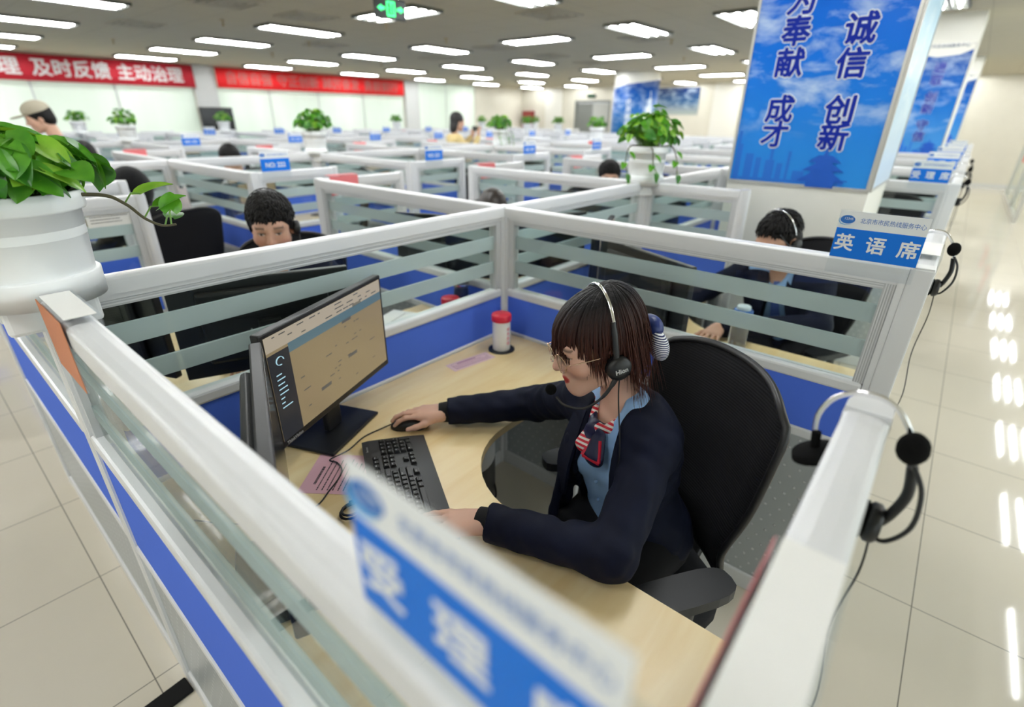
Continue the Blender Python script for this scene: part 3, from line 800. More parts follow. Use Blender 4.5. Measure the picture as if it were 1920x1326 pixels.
# ------------------------------------------------------------------ task chairs
def make_chair():
    """faces +X; origin on the floor under the seat's centre"""
    t = thing('task_chair', '', 'chair')
    # back: a bowed panel, wide at the shoulders, rounded top corners
    nu, nv = 17, 19; V = [[None]*nu for _ in range(nv)]
    th = .020
    def bp(u, v, off):
        z = .545+v*.555
        hw = .180+.068*math.sin(min(1, v*1.15)*PI/2)
        if v > .80: hw *= math.sqrt(max(0.0, 1-((v-.80)/.215)**2.6))*.28+.72
        y = u*hw
        zz = z-.035*max(0, (v-.8)/.2)*abs(u)**3
        x = -.215-.03*math.sin(v*PI*.9)*-1*.0-.10*(v-.25)**2+.055*(abs(u)**2)*(.5+.5*v)+.030*math.exp(-((v-.22)/.16)**2)
        return Vector((x+off, y, zz))
    b = MB(); vs = []; idx = {}
    for side, off in ((0, th), (1, 0)):
        for j in range(nv):
            for i in range(nu):
                u = -1+2*i/(nu-1); v = j/(nv-1)
                edge = max(abs(u), abs(2*v-1))
                o = off
                if edge > .999: o = th/2
                idx[(side, j, i)] = len(vs); vs.append(bp(u, v, o))
    fs = []
    for j in range(nv-1):
        for i in range(nu-1):
            fs.append((idx[(0,j,i)], idx[(0,j,i+1)], idx[(0,j+1,i+1)], idx[(0,j+1,i)]))
            fs.append((idx[(1,j,i)], idx[(1,j+1,i)], idx[(1,j+1,i+1)], idx[(1,j,i+1)]))
    b.add(vs, fs, 0, True); bk = b.build('backrest', M_BACKFAB, t)
    loop = [bp(-1, k/18, th/2) for k in range(19)]+[bp(-1+2*k/16, 1, th/2) for k in range(1, 17)]+[bp(1, 1-k/18, th/2) for k in range(1, 19)]+[bp(1-2*k/16, 0, th/2) for k in range(1, 17)]
    MB().tube(loop, .0095, 8, cap=False).build('back_frame', M_BLACK, t)
    # seat cushion
    s = MB(); n = 26; pr = []
    for k in range(n):
        a = 2*PI*k/n; c, q = math.cos(a), math.sin(a); e = .62
        pr.append((.245*math.copysign(abs(c)**e, c)+.015, .245*math.copysign(abs(q)**e, q)))
    lay = [(.93, .415), (1.0, .43), (1.0, .465), (.95, .482), (.8, .49), (.4, .487), (.001, .484)]
    vs = [(p[0]*k, p[1]*k, z) for k, z in lay for p in pr]
    fs = [(i*n+k, i*n+(k+1) % n, (i+1)*n+(k+1) % n, (i+1)*n+k) for i in range(len(lay)-1) for k in range(n)]
    s.add(vs, fs, 0, True); s.add([(p[0]*.93, p[1]*.93, .415) for p in pr], [tuple(range(n-1, -1, -1))]); s.build('seat', M_BLKFAB, t)
    MB().bbox(-.15, .15, -.16, .16, .385, .415, .01).build('seat_plate', M_BLACK, t)
    MB().tube([(-.10,0,.40),(-.24,0,.42),(-.275,0,.52),(-.255,0,.70)], [.03,.03,.028,.02], 8, flat=.5).build('back_bracket', M_BLACK, t)
    for sd in (-1, 1):
        y = sd*.275
        MB().tube([(.0,sd*.15,.405),(.0,y,.41),(.0,y,.48),(-.01,y,.64)], [.022,.024,.026,.024], 10, flat=.55).build('armrest_post', M_BLACK, t)
        pr2 = []
        for k in range(20):
            a = 2*PI*k/20; c, q = math.cos(a), math.sin(a)
            pr2.append((.135*math.copysign(abs(c)**.55, c)+.02, y+.045*math.copysign(abs(q)**.6, q)))
        pd = MB().prism(pr2, .640, .668, 0, None, False).build('armrest_pad', mat('armrest_rubber', (.016,.017,.020), .45), t)
    MB().lathe([(.028,.10),(.028,.26),(.020,.26),(.020,.39)], 14).build('gas_post', M_BLACK, t)
    for k in range(5):
        a = 2*PI*k/5+.3; c, q = math.cos(a), math.sin(a)
        lg = MB().tube([(0,0,.115),(c*.16,q*.16,.10),(c*.29,q*.29,.075)], [.03,.024,.016], 8).build('base_leg', M_BLACK, t)
        MB().lathe([(.001,-.012),(.024,-.012),(.027,0),(.024,.012),(.001,.012)], 12, 0, Matrix.Translation((c*.29, q*.29, .029)) @ Matrix.Rotation(a+PI/2, 4, 'Z') @ Matrix.Rotation(PI/2, 4, 'Y')).build('caster', M_BLACK, lg)
    return t
def back_fabric():
    m = bpy.data.materials.new('black_mesh_weave'); m.use_nodes = True
    N, L = nodes_of(m); b = N['Principled BSDF']
    tc = N.new('ShaderNodeTexCoord'); wv = N.new('ShaderNodeTexWave'); wv.bands_direction = 'Z'; wv.inputs['Scale'].default_value = 45; wv.inputs['Distortion'].default_value = .2
    L.new(tc.outputs['Object'], wv.inputs['Vector'])
    L.new(mixcol(N, L, wv.outputs['Fac'], (.004,.004,.005), (.010,.010,.013)), b.inputs['Base Color'])
    bp = N.new('ShaderNodeBump'); bp.inputs['Strength'].default_value = .5; bp.inputs['Distance'].default_value = .001
    L.new(wv.outputs['Fac'], bp.inputs['Height']); L.new(bp.outputs[0], b.inputs['Normal'])
    b.inputs['Roughness'].default_value = .8; b.inputs['Specular IOR Level'].default_value = .25
    return m
M_BACKFAB = back_fabric()

OCCUPIED = {(0,1,0): (-.57,.86,232), (0,-1,1): (1.10,-.97,152), (0,1,1): (.86,.93,225), (0,1,2): (2.20,.86,228), (1,-1,0): (-.56,2.42,105), (1,1,1): (.85,4.46,200), (1,1,0): (-.38,4.58,235), (1,-1,5): (5.62,2.88,100)}
DESK_BAYS = {0: {-1: [0, 1, 3, 4, 5], 1: [0, 1, 2, 3, 4]}, 1: {-1: [0, 1, 2, 3, 4], 1: [0, 1, 2, 3]}, 2: {-1: [2, 3, 4, 5, 6]}}
for r, sides in DESK_BAYS.items():
    R_ = ROWS[r]
    for s, bays in sides.items():
        side = 'near' if s < 0 else 'window'
        for k in bays:
            x, y = R_['xs'][k], R_['y']; w = R_['xs'][k+1]-x
            here = '%s side of the %s, %s bay' % (side, R_['nm'], ORD[k])
            main = (r == 0 and k == 0 and s < 0)
            o = POOL.get(('desk', round(w, 3), s), lambda: make_desk(w, s))
            put(o, 'pale maple corner desk at which the woman with glasses works' if main else 'pale maple corner desk on the '+here, 'desk', (x, y, 0), 0, None if main else 'corner desks')
            rz1, rz2 = math.radians(22.9), math.radians(66.5)
            p1 = (x+.54, y+s*.19); p2 = (x+.170, y+s*.580)
            if s > 0: rz1, rz2 = PI-rz1, PI-rz2
            o = POOL.get('mon_lit', lambda: make_monitor(True))
            put(o, 'black monitor showing a dim tan web page before the woman with glasses' if main else 'black corner monitor on the desk, '+here, 'monitor', (*p1, .7412), rz1, None if main else 'black monitors')
            o = POOL.get('mon_off', lambda: make_monitor(False))
            put(o, 'black monitor seen edge on against the outer glass screen, woman\'s desk' if main else 'dark side monitor on the desk, '+here, 'monitor', (*p2, .7412), rz2, None if main else 'black monitors')
            rc = random.Random(k*7+r*31+s)
            cx_, cy_, cr = x+.88+rc.uniform(-.05,.05), y+s*(.98+rc.uniform(-.02,.04)), (math.radians(145) if s < 0 else math.radians(215))+rc.uniform(-.2,.2)
            if (r, s, k) in OCCUPIED: cx_, cy_, cr = OCCUPIED[(r, s, k)]; cr = math.radians(cr)
            if main: cx_, cy_, cr = -.622, -1.005, math.radians(147)
            o = POOL.get('chair', make_chair)
            put(o, 'black mesh task chair under the woman with glasses' if main else 'black mesh task chair on the '+here, 'chair', (cx_, cy_, 0), cr, None if main else 'black task chairs')
# ------------------------------------------------------------------ sign holders on the rails
M_SIGNW = mat('sign_white_print', (.80,.83,.86), .45)
M_LOGOB = mat('sign_logo_blue', (.02,.16,.55), .45)
M_LOGOL = mat('sign_logo_light', (.05,.38,.75), .45)
def make_sign(txt, body=None, spacing=1.0, card=None, size=.046):
    """acrylic saddle riding the rail; print faces -Y; origin on the rail's crown"""
    t = thing('desk_sign', '', 'sign')
    a = MB(); w = .10
    a.box(-w, w, -.0295, -.0275, -.045, .125); a.box(-w, w, .0275, .0295, -.045, .0065)
    a.box(-w, w, -.0275, .0275, .0045, .0065)
    a.build('acrylic_holder', M_ACRYL, t)
    if card is not None:
        MB().box(-w+.004, w-.004, -.0274, -.0268, .008, .122).build('card', card, t)
        k = MB(); rr = random.Random(len(t.name))
        for i in range(3): k.box(-.06+rr.random()*.02, .04+rr.random()*.03, -.0299, -.0296, .03+i*.026, .042+i*.026)
        k.build('card_print', M_ORANGE if card is not M_ORANGE else M_SIGNW, t)
        return t
    c = MB().box(-w+.002, w-.002, -.0306, -.0296, -.002, .123).build('card', M_SIGNW, t)
    MB().box(-w+.002, w-.002, -.0311, -.0306, .0, .078).build('blue_field', M_SIGNBLUE, t)
    lg = MB()
    pts = [(-.078+.017*math.cos(q), -.0311, .101+.011*math.sin(q)) for q in [2*PI*k/24 for k in range(24)]]
    lg.add(pts+[(x, -.0306, z) for x, y, z in pts], [tuple(range(24))]+[(i, 24+i, 24+(i+1) % 24, (i+1) % 24) for i in range(24)])
    lo = lg.build('logo', M_LOGOB, t)
    sw = MB().tube([(-.096,-.0311,.106),(-.098,-.0311,.097),(-.092,-.0311,.089),(-.080,-.0311,.087),(-.068,-.0311,.090)], [.001,.003,.003,.0024,.001], 6, flat=.2)
    sw.build('logo_swoosh', M_LOGOL, lo)
    text_mesh('logo_number', '12345', .0085, M_SIGNW, lo, frame_of((-.076, -.0313, .103), (1,0,0), (0,0,1)), extrude=.0001)
    text_mesh('header_lettering', '北京市市民热线服务中心', .0150, M_LOGOB, t, frame_of((.022, -.0308, .100), (1,0,0), (0,0,1)), extrude=.0001, width=.86)
    text_mesh('lettering', txt, size, M_SIGNW, t, frame_of((.0, -.0314, .038), (1,0,0), (0,0,1)), offset=.0010, extrude=.0002, width=spacing, step=.00005)
    return t
def sign(key, txt, label, loc, rz, group=None, size=.046, width=1.0, card=None):
    o = POOL.get(('sign', txt, card.name if card else 0), lambda: make_sign(txt, None, width, card, size))
    return put(o, label, 'sign', loc, rz, group)
RT = RAIL+.0005
sign('near', '受  理  席', 'blurred blue and white desk sign on the rail nearest the camera', (-1.509, -1.304, RT+.030), -PI/2)
sign('eng', '英  语  席', 'blue and white acrylic desk sign reading 英语席 beside the aisle post', (0, -1.325, RT), -PI/2)
DISTANCE = ['third nearest along the corridor, beyond the near column', 'fourth nearest along the corridor', 'fifth nearest along the corridor', 'sixth nearest along the corridor', 'farthest along the corridor']
for k, i in enumerate((3, 4, 5, 6, 7)):
    sign('r', '受  理  席', 'blue and white acrylic desk sign ' + DISTANCE[k], (ROWS[0]['xs'][i], -1.30, RT), -PI/2, None)
for k, txt in ((1, 'NO: 222'), (2, 'NO: 221'), (3, 'NO: 220'), (4, 'NO: 219'), (5, 'NO: 218')):
    xx = ROWS[1]['xs'][k]
    sign('n', txt, 'small blue %s sign on end screen of second desk row, %s from aisle' % (txt, ORD[k]), (xx+.15+(.08 if k > 1 else 0), 3.5-DEPTH, RT), 0, None, .040, .95)
for k in range(2, 11):
    sign('n', 'NO: 2%02d' % (30+k), 'small blue number sign on end screen, third desk row, %s from aisle' % ORD[k], (ROWS[2]['xs'][k]+.22, 7.05-DEPTH, RT), 0, 'number signs of the third desk row', .040, .95)
for k in range(3, 12):
    sign('n', 'NO: 2%02d' % (50+k), 'small blue number sign on end screen, farthest desk row, %s from aisle' % ORD[k], (ROWS[3]['xs'][k]+.22, 10.6-DEPTH, RT), 0, 'number signs of the farthest desk row', .040, .95)
def saddle(label, loc, rz, card, z0=-.085, group=None):
    t = thing('acrylic_saddle', label, 'sign holder', loc, rz, group)
    a = MB(); a.box(-.1, .1, -.0295, -.0275, z0, .012); a.box(-.1, .1, .0275, .0295, z0, .012); a.box(-.1, .1, -.0275, .0275, .010, .012); a.build('acrylic_holder', M_ACRYL, t)
    MB().box(-.097, .097, -.0306, -.0296, z0, .009).build('card', card, t)
    MB().box(-.097, .097, -.024, .024, .0125, .0135).build('paper_slip', card if group else M_PAPER, t)
for k, xx in ((1, .145), (2, 1.42), (3, 2.69), (4, 4.0)):
    saddle('salmon card in acrylic saddle, window side of nearest desk row, %s from aisle' % ORD[k], (xx, DEPTH, RT), 0, M_PINKRED, -.10, 'salmon cards on the end screens')
for k in range(0, 6):
    saddle('salmon card in acrylic saddle, window side of second desk row, %s from aisle' % ORD[k], (ROWS[1]['xs'][k]+.16, 3.5+DEPTH, RT), 0, M_PINKRED, -.10, 'salmon cards on the end screens')
saddle('clear acrylic saddle with orange card on the rail below the white flowerpot', (-1.518, -.232, RT), -PI/2, M_ORANGE, -.13)
saddle('clear acrylic saddle with red edge on the blurred short rail in the foreground', (-1.358, -1.44, RT), PI, M_PINKRED)
saddle('clear acrylic saddle with white slip on short rail behind the 英语席 sign', (.20, -1.44, RT), PI, M_PAPER)
# red luck tags hung on the spine either side of two pots
def red_tag(loc, label):
    t = tag(MB().box(-.075, .075, -.032, -.0285, -.085, .0).build('red_tag', M_RED), label, 'tag', 'red tags under the far pots'); t.location = loc
    t.location.z = RAIL-.012
for x, w in ((6.23, 'left of the pot, second desk row'), (6.66, 'right of the pot, second desk row')): red_tag((x, 3.5, 0), 'small red tag on spine rail ' + w)
for x, w in ((7.55, 'left of the pot, farthest desk row'), (7.98, 'right of the pot, farthest desk row')): red_tag((x, 10.6, 0), 'small red tag on spine rail ' + w)

# papers on the glass at the left
def sheet(name, w, h, label, loc, rot, m=M_PAPER, lines=8, cat='paper', title=False, ink=M_INK, margin=.08, clip=False):
    t = thing(name, label, cat, loc); t.rotation_euler = rot
    MB().box(-w/2, w/2, -h/2, h/2, 0, .0006).build('sheet', m, t)
    p = MB(); rr = random.Random(int(w*1000)+lines)
    for i in range(lines):
        y = h/2-h*margin-(i+1)*(h*(1-2*margin)/(lines+1)); th = .0016 if not (title and i == 0) else .0035
        x = -w/2+w*margin
        if title and i == 0: x = -w*.28
        end = w/2-w*margin if not (title and i == 0) else w*.28
        end -= rr.random()*w*.2
        while x < end:
            q = min(end, x+rr.uniform(.002, .008)); p.box(x, q, y-th, y+th, .0006, .0009); x = q+.0016
    p.build('printed_text', ink, t)
    return t
sheet('paper_notice', .17, .075, 'white printed slip taped inside the glass end screen beside the flowerpot', (-1.06, 1.4345, 1.215), (PI/2, 0, 0), lines=4)
t = thing('clipboard', 'pale clipboard sheet hanging on the glass cross screen of second row', 'clipboard', (-.137, 3.30, .96))
t.rotation_euler = (0, 0, -PI/2)
MB().box(-.10, .10, -.002, .002, -.15, .15).build('sheet', mat('lilac_paper', (.70,.66,.70), .8), t)
MB().bbox(-.04, .04, -.006, .002, .135, .16, .002).build('clip', M_CHROME, t)

# ------------------------------------------------------------------ on the near desk
DZ0 = .7405
t = sheet('pink_instruction_sheet', .168, .24, 'pink printed sheet lying under the keyboard corner', (-1.085, -.385, DZ0), (0, 0, math.radians(38)), M_PINK, 13, title=True)
t = sheet('pink_label_card', .205, .068, 'small pink printed card stuck to the desk beside the red lidded jar', (-.355, -.133, DZ0), (0, 0, math.radians(-9)), mat('pale_pink_paper', (.78,.56,.58), .8), 4, title=True, ink=mat('mauve_ink', (.35,.12,.25), .7))
f = MB(); w, h = .085, .022
for x0, x1, y0, y1 in ((-w, w, h, h+.0012), (-w, w, -h-.0012, -h), (-w, -w+.0012, -h, h), (w-.0012, w, -h, h)): f.box(x0, x1, y0, y1, .0006, .0009)
f.build('printed_border', MATS['mauve_ink'], t)
def make_jar(lid):
    t = thing('jar', '', 'jar')
    MB().lathe([(.001,.001),(.036,.001),(.038,.006),(.038,.128),(.035,.134),(.035,.140)], 28).build('jar_body', mat('white_jar_plastic', (.85,.86,.88), .2), t)
    MB().lathe([(.001,.004),(.033,.004),(.0335,.10),(.028,.122),(.001,.125)], 20).build('white_contents', mat('tissue_white', (.83,.84,.85), .9, bump=1.0, bscale=40), t)
    MB().lathe([(.0415,.132),(.042,.136),(.042,.156),(.039,.160),(.001,.160)], 32).build('lid', lid, t)
    return t
M_LID = mat('red_jar_lid', (.68,.018,.05), .35)
def jar(loc, label, text=False):
    o = POOL.get('jar', lambda: make_jar(M_LID)); put(o, label, 'jar', loc, 0, None); return o
j = jar((-.183, -.147, DZ0+.002), 'white jar with red lid standing in the desk cable grommet, near cubicle')
for i, ch in enumerate('绿色热线'):
    a = math.radians(268)
    text_mesh('jar_lettering', ch, .017, mat('jar_pink_print', (.80,.25,.32), .5), j, frame_of((.0386*math.cos(a)+0, .0386*math.sin(a), .100-.021*i), (-math.sin(a), math.cos(a), 0), (0,0,1)), extrude=.0003)
jar((-.183, .160, DZ0+.0045), 'white jar with red lid behind the back screen, beside the dark flask')
jar((1.107, -.160, DZ0+.0045), 'white jar with red lid on the desk of the man in dark suit')
t = thing('flask', 'dark steel flask with grey lid behind the back screen near the centre post', 'flask', (-.075, .20, DZ0))
MB().lathe([(.001,0),(.032,0),(.034,.004),(.034,.165),(.028,.18)], 24).build('flask_body', mat('dark_steel', (.05,.055,.07), .3, .6), t)
MB().lathe([(.034,.18),(.036,.184),(.036,.214),(.032,.222),(.001,.222)], 24).build('flask_lid', mat('grey_lid', (.10,.11,.12), .3), t)
MB().lathe([(.0362,.190),(.0368,.194),(.0362,.198)], 24).build('lid_ring', M_CHROME, t)
t = sheet('white_notepad', .21, .29, 'white notepad on the desk behind the back screen', (-.23, .42, DZ0), (0, 0, math.radians(20)), M_PAPER, 3)
t = thing('water_bottle', 'clear water bottle with blue lid on the dark suited man\'s desk', 'bottle', (.500, -.905, DZ0))
MB().lathe([(.001,0),(.036,0),(.038,.004),(.037,.11),(.034,.13),(.034,.145)], 24).build('bottle_body', mat('bottle_plastic', (.80,.82,.80), .08, trans=.75), t)
MB().lathe([(.0385,.122),(.0395,.126),(.0395,.176),(.036,.180),(.001,.180)], 28).build('lid', mat('blue_bottle_lid', (.015,.10,.36), .3), t)
MB().lathe([(.028,.180),(.028,.194),(.024,.197),(.001,.197)], 24).build('cap', mat('pale_cap', (.62,.72,.74), .35), t)
# keyboard
def make_keyboard():
    t = thing('keyboard', '', 'keyboard')
    W2, H2 = .225, .0925
    b = MB()
    prof = [(-H2, .004), (-H2, .010), (-H2+.055, .017), (H2-.02, .024), (H2, .022), (H2, .004)]
    rc = []
    b.add([(-W2, y, z) for y, z in prof]+[(W2, y, z) for y, z in prof], [tuple(range(5, -1, -1)), tuple(range(6, 12))]+[(i, (i+1) % 6, 6+(i+1) % 6, 6+i) for i in range(6)])
    b.build('body', M_DGREY, t)
    wells = MB()
    u = .0188; y0 = H2-.030
    rows = []
    X = -W2+.012
    def key(x, y, w=1, h=1, leg=''):
        rows.append((x, y, w, h, leg))
    # function row and the block below it
    fx = X
    key(fx, y0, 1, 1, 'Esc')
    for g, st in ((range(1,5), 1.9), (range(5,9), 6.4), (range(9,13), 10.9)):
        for n, i in enumerate(g): key(fx+(st+n)*u, y0, 1, 1, 'F%d' % i)
    lay = [('`1234567890-=', 0, ('<-', 2.0)), ('QWERTYUIOP[]\\', 1.5, None), ("ASDFGHJKL;'", 1.75, ('Enter', 2.2)), ('ZXCVBNM,./', 2.25, ('Shift', 2.7))]
    for r, (chs, off, last) in enumerate(lay):
        yy = y0-(1.35+r)*u
        if off: key(fx, yy, off, 1, ('Tab', 'Caps', 'Shift')[r-1])
        for n, ch in enumerate(chs): key(fx+(off+n)*u, yy, 1, 1, ch)
        if last: key(fx+(off+len(chs))*u, yy, last[1], 1, last[0])
    yy = y0-5.35*u
    for w, st, l in ((1.3,0,'Ctrl'),(1.2,1.35,'Fn'),(1.2,2.6,'Alt'),(5.8,3.85,''),(1.2,9.7,'Alt'),(1.2,10.95,'Fn'),(1.4,12.9,'Ctrl')): key(fx+st*u, yy, w, 1, l)
    nx = fx+15.4*u
    for i, l in enumerate(('Prt','Scr','Pse')): key(nx+i*u, y0, 1, 1, l)
    for i, l in enumerate(('Ins','Hm','Pu')): key(nx+i*u, y0-1.35*u, 1, 1, l)
    for i, l in enumerate(('Del','End','Pd')): key(nx+i*u, y0-2.35*u, 1, 1, l)
    key(nx+u, y0-4.35*u, 1, 1, '^')
    for i, l in enumerate('<v>'): key(nx+i*u, y0-5.35*u, 1, 1, l)
    px = nx+3.45*u
    for i, l in enumerate(('Num','/','*','-')): key(px+i*u, y0-1.35*u, 1, 1, l)
    for r, s in enumerate(('789', '456', '123')):
        for i, l in enumerate(s): key(px+i*u, y0-(2.35+r)*u, 1, 1, l)
    key(px+3*u, y0-3.35*u, 1, 2, '+'); key(px+3*u, y0-5.35*u, 1, 2, '')
    key(px, y0-5.35*u, 2, 1, '0'); key(px+2*u, y0-5.35*u, 1, 1, '.')
    rows.sort(key=lambda k: -k[0])
    rest = MB()
    def top(y): return .017+(y+H2-.055)*(.007/(.185-.075))
    for n, (x, y, w, h, l) in enumerate(rows):
        x0, x1 = x+.0008, x+w*u-.0012; a, c = y-u/2+.0008, y-u/2+h*u-.0012; z = top(y)
        m = MB() if n < 92 else rest
        vs = [(x0,a,z),(x1,a,z),(x1,c,z),(x0,c,z),(x0+.0022,a+.0018,z+.0075),(x1-.0022,a+.0018,z+.0075),(x1-.0022,c-.0034,z+.0080),(x0+.0022,c-.0034,z+.0080)]
        m.add(vs, [(4,5,6,7),(0,1,5,4),(1,2,6,5),(2,3,7,6),(3,0,4,7)])
        if n < 92:
            k = m.build('keycap', M_BLACK, t)
            if l: text_mesh('legend', l, .0062 if len(l) < 2 else .0045, M_LOGO, k, frame_of((x0+.007, a+.010, z+.00815), (1,0,0), (0,1,.03)), extrude=.00005, offset=.0002)
    r_ = rest.build('small_keys', M_BLACK, t); r_['kind'] = 'stuff'
    text_mesh('logo', 'lenovo', .010, M_LOGO, t, frame_of((W2-.045, H2-.012, .0241), (1,0,0), (0,1,0)), extrude=.0001)
    return t
kb = make_keyboard()
put(kb, 'black full size keyboard in front of the lit monitor on near desk', 'keyboard', (-1.027, -.545, DZ0-.003), math.radians(60))
# mouse with its cable
def mouse_mesh():
    m = MB(); n = 20; L_, W2 = .056, .031
    lay = [(0.0, 1.0), (.35, 1.02), (.6, .95), (.85, .70), (1.0, .001)]
    vs = []
    for h, k in lay:
        for i in range(n):
            a = 2*PI*i/n; c, s = math.cos(a), math.sin(a); e = .75
            x = L_*math.copysign(abs(c)**e, c)*k; y = W2*math.copysign(abs(s)**e, s)*k
            hh = .036*(1-.35*(max(0, c)**2)*k-.18*(max(0, -c)**2)*k)
            vs.append((x-.004*h, y, .001+h*hh))
    fs = [(j*n+i, j*n+(i+1) % n, (j+1)*n+(i+1) % n, (j+1)*n+i) for j in range(len(lay)-1) for i in range(n)]
    return m.add(vs, fs, 0, True)
MOUSE = Vector((-.823, -.318, DZ0)); MRZ = math.radians(136)
t = thing('computer_mouse', 'black wired mouse under the woman\'s hand on the near desk', 'mouse', MOUSE, MRZ)
mouse_mesh().build('shell', M_BLACK, t); t.scale = (1.08, 1.08, 1.0)
MB().lathe([(.001,-.004),(.008,-.004),(.009,0),(.008,.004),(.001,.004)], 14, 0, Matrix.Translation((.030,0,.030)) @ Matrix.Rotation(PI/2, 4, 'X')).build('wheel', M_DGREY, t)
inv = (Matrix.Translation(MOUSE) @ rotz(MRZ) @ Matrix.Diagonal((1.08, 1.08, 1.0, 1))).inverted()
def smooth_path(pts, n=8):
    pts = [Vector(p) for p in pts]; out = []
    for i in range(len(pts)-1):
        p0 = pts[max(i-1,0)]; p1 = pts[i]; p2 = pts[i+1]; p3 = pts[min(i+2, len(pts)-1)]
        for k in range(n):
            t_ = k/n
            out.append(.5*((2*p1)+(p2-p0)*t_+(2*p0-5*p1+4*p2-p3)*t_*t_+(3*p1-p0-3*p2+p3)*t_**3))
    out.append(pts[-1]); return out
cab = [(-.865,-.277,.750),(-.90,-.265,.744),(-.96,-.262,.7435),(-1.03,-.285,.7435),(-1.09,-.285,.7435),(-1.085,-.315,.744),(-1.10,-.36,.744),(-1.16,-.40,.744),(-1.24,-.43,.7435),(-1.36,-.36,.7435),(-1.44,-.25,.7435)]
MB().tube([inv @ p for p in smooth_path(cab)], .0019, 6).build('cable', M_BLACK, t)
# dark coiled cable end by the side monitor
t = thing('cable_coil', 'black coiled cable lying beside the side monitor base', 'cable', (-1.17, -.52, DZ0))
pts = [(.035*math.cos(a)*(1-.02*a), .028*math.sin(a)*(1-.02*a), .004+.0012*a) for a in [k*.4 for k in range(36)]]
MB().tube(pts, .0035, 6).build('coil', M_BLACK, t)
# computer under the desk
t = thing('computer_tower', 'beige computer tower with black curved front standing under the near desk', 'computer', (-.655, -.265, 0), math.radians(28))
MB().bbox(-.095, .095, -.15, .19, .012, .64, .008).build('case', mat('beige_steel', (.60,.58,.52), .45), t)
def front(z0, z1, m, nm, par):
    pr = [(-.097, -.15)]+[(.097*math.sin(a), -.15-.05*math.cos(a)) for a in [-PI/2+PI*k/12 for k in range(13)]]+[(.097, -.15)]
    return MB().prism(pr, z0, z1, 0, None, True).build(nm, m, par)
front(.012, .21, M_WHITE, 'front_foot', t); fb = front(.21, .52, M_BLACK, 'front_cover', t); front(.52, .64, M_WHITE, 'front_head', t)
for z in (.006,):
    for x in (-.07, .07):
        for y in (-.10, .15): MB().lathe([(.001,0),(.014,0),(.014,.012),(.001,.012)], 12, 0, Matrix.Translation((x,y,0))).build('foot', M_BLACK, t)
MB().tube(smooth_path([(.02,-.197,.40),(-.03,-.215,.38),(-.09,-.20,.36),(-.14,-.14,.34)]), .003, 6).build('cable', M_BLACK, t)
# black cable cover on the aisle floor
t = tag(MB().bbox(-.42, .42, -.033, .033, .0, .010, .004).build('cable_cover', mat('black_rubber', (.008,.008,.008), .8, spec=.2)), 'flat black cable cover strip on the aisle floor beside the partition', 'cable cover')
t.location = (-1.965, -.050, .0005); t.rotation_euler = (0, 0, math.radians(3))

# ------------------------------------------------------------------ headsets hung over the short end screens
M_FOAM = mat('black_foam', (.006,.006,.006), .95, bump=1.0, bscale=700, spec=.1)
def make_hung_headset():
    """hangs astride a rail along X whose crown is at the origin"""
    t = thing('headset', '', 'headset')
    dy, dz = 1.444, -RAIL
    P = lambda y, z, x=0: (x, y+dy, z+dz)
    band = smooth_path([P(-1.397,1.245),P(-1.393,1.285),P(-1.407,1.318),P(-1.436,1.333),P(-1.468,1.327),P(-1.495,1.290),P(-1.506,1.25)], 6)
    MB().tube(band, .0035, 8, flat=.35, upv=(1,0,0)).build('headband', M_CHROME, t)
    MB().tube(smooth_path([P(-1.505,1.255),P(-1.511,1.215),P(-1.504,1.18),P(-1.497,1.162)], 5), .0065, 8, flat=1.3, upv=(1,0,0)).build('slider', M_BLACK, t)
    M1 = Matrix.Translation(P(-1.4045,1.228)) @ Matrix.Rotation(math.radians(-25), 4, 'X')
    pd = MB().lathe([(.001,-.010),(.02,-.010),(.032,-.004),(.030,.006),(.012,.010),(.001,.010)], 20, 0, M1); pd.tube([P(-1.4,1.235),P(-1.397,1.26)], .006, 8); pd.build('temple_pad', M_FOAM, t)
    M2 = Matrix.Translation(P(-1.487,1.155)) @ Matrix.Rotation(PI/2, 4, 'X')
    cup = MB().lathe([(.001,-.008),(.022,-.008),(.028,-.002),(.028,.006),(.022,.012),(.001,.012)], 22, 0, M2).build('ear_cup', M_BLACK, t)
    MB().lathe([(.001,-.016),(.02,-.016),(.027,-.012),(.027,-.007),(.001,-.007)], 22, 0, M2).build('ear_cushion', M_FOAM, cup)
    bm = smooth_path([P(-1.490,1.135),P(-1.507,1.148,-.02),P(-1.524,1.19,-.03),P(-1.521,1.235,-.02),P(-1.505,1.262,-.01)], 6)
    MB().tube(bm, .003, 8).build('microphone_boom', M_BLACK, t)
    MB().ball(P(-1.498,1.284,-.01), .0185, 0, .95, .95, 1.15).build('microphone_foam', M_FOAM, t)
    MB().tube(smooth_path([P(-1.492,1.13),P(-1.497,1.05,.02),P(-1.492,.9,.05),P(-1.51,.75,.03),P(-1.495,.62,.0)], 6), .0018, 6).build('cable', M_BLACK, t)
    return t
for i, (x, lb) in enumerate([(-.955, 'blurred black and chrome headset hanging over the nearest short rail'), (.43, 'black headset hanging behind the aisle post beside the 英语席 sign'), (2.98, 'black headset hanging on the end screen beyond the near column'), (4.3, 'black headset hanging far along the corridor, nearer one'), (5.6, 'black headset hanging far along the corridor, farther one')]):
    o = POOL.get('headset', make_hung_headset)
    put(o, lb, 'headset', (x, -DEPTH, RAIL), 0)

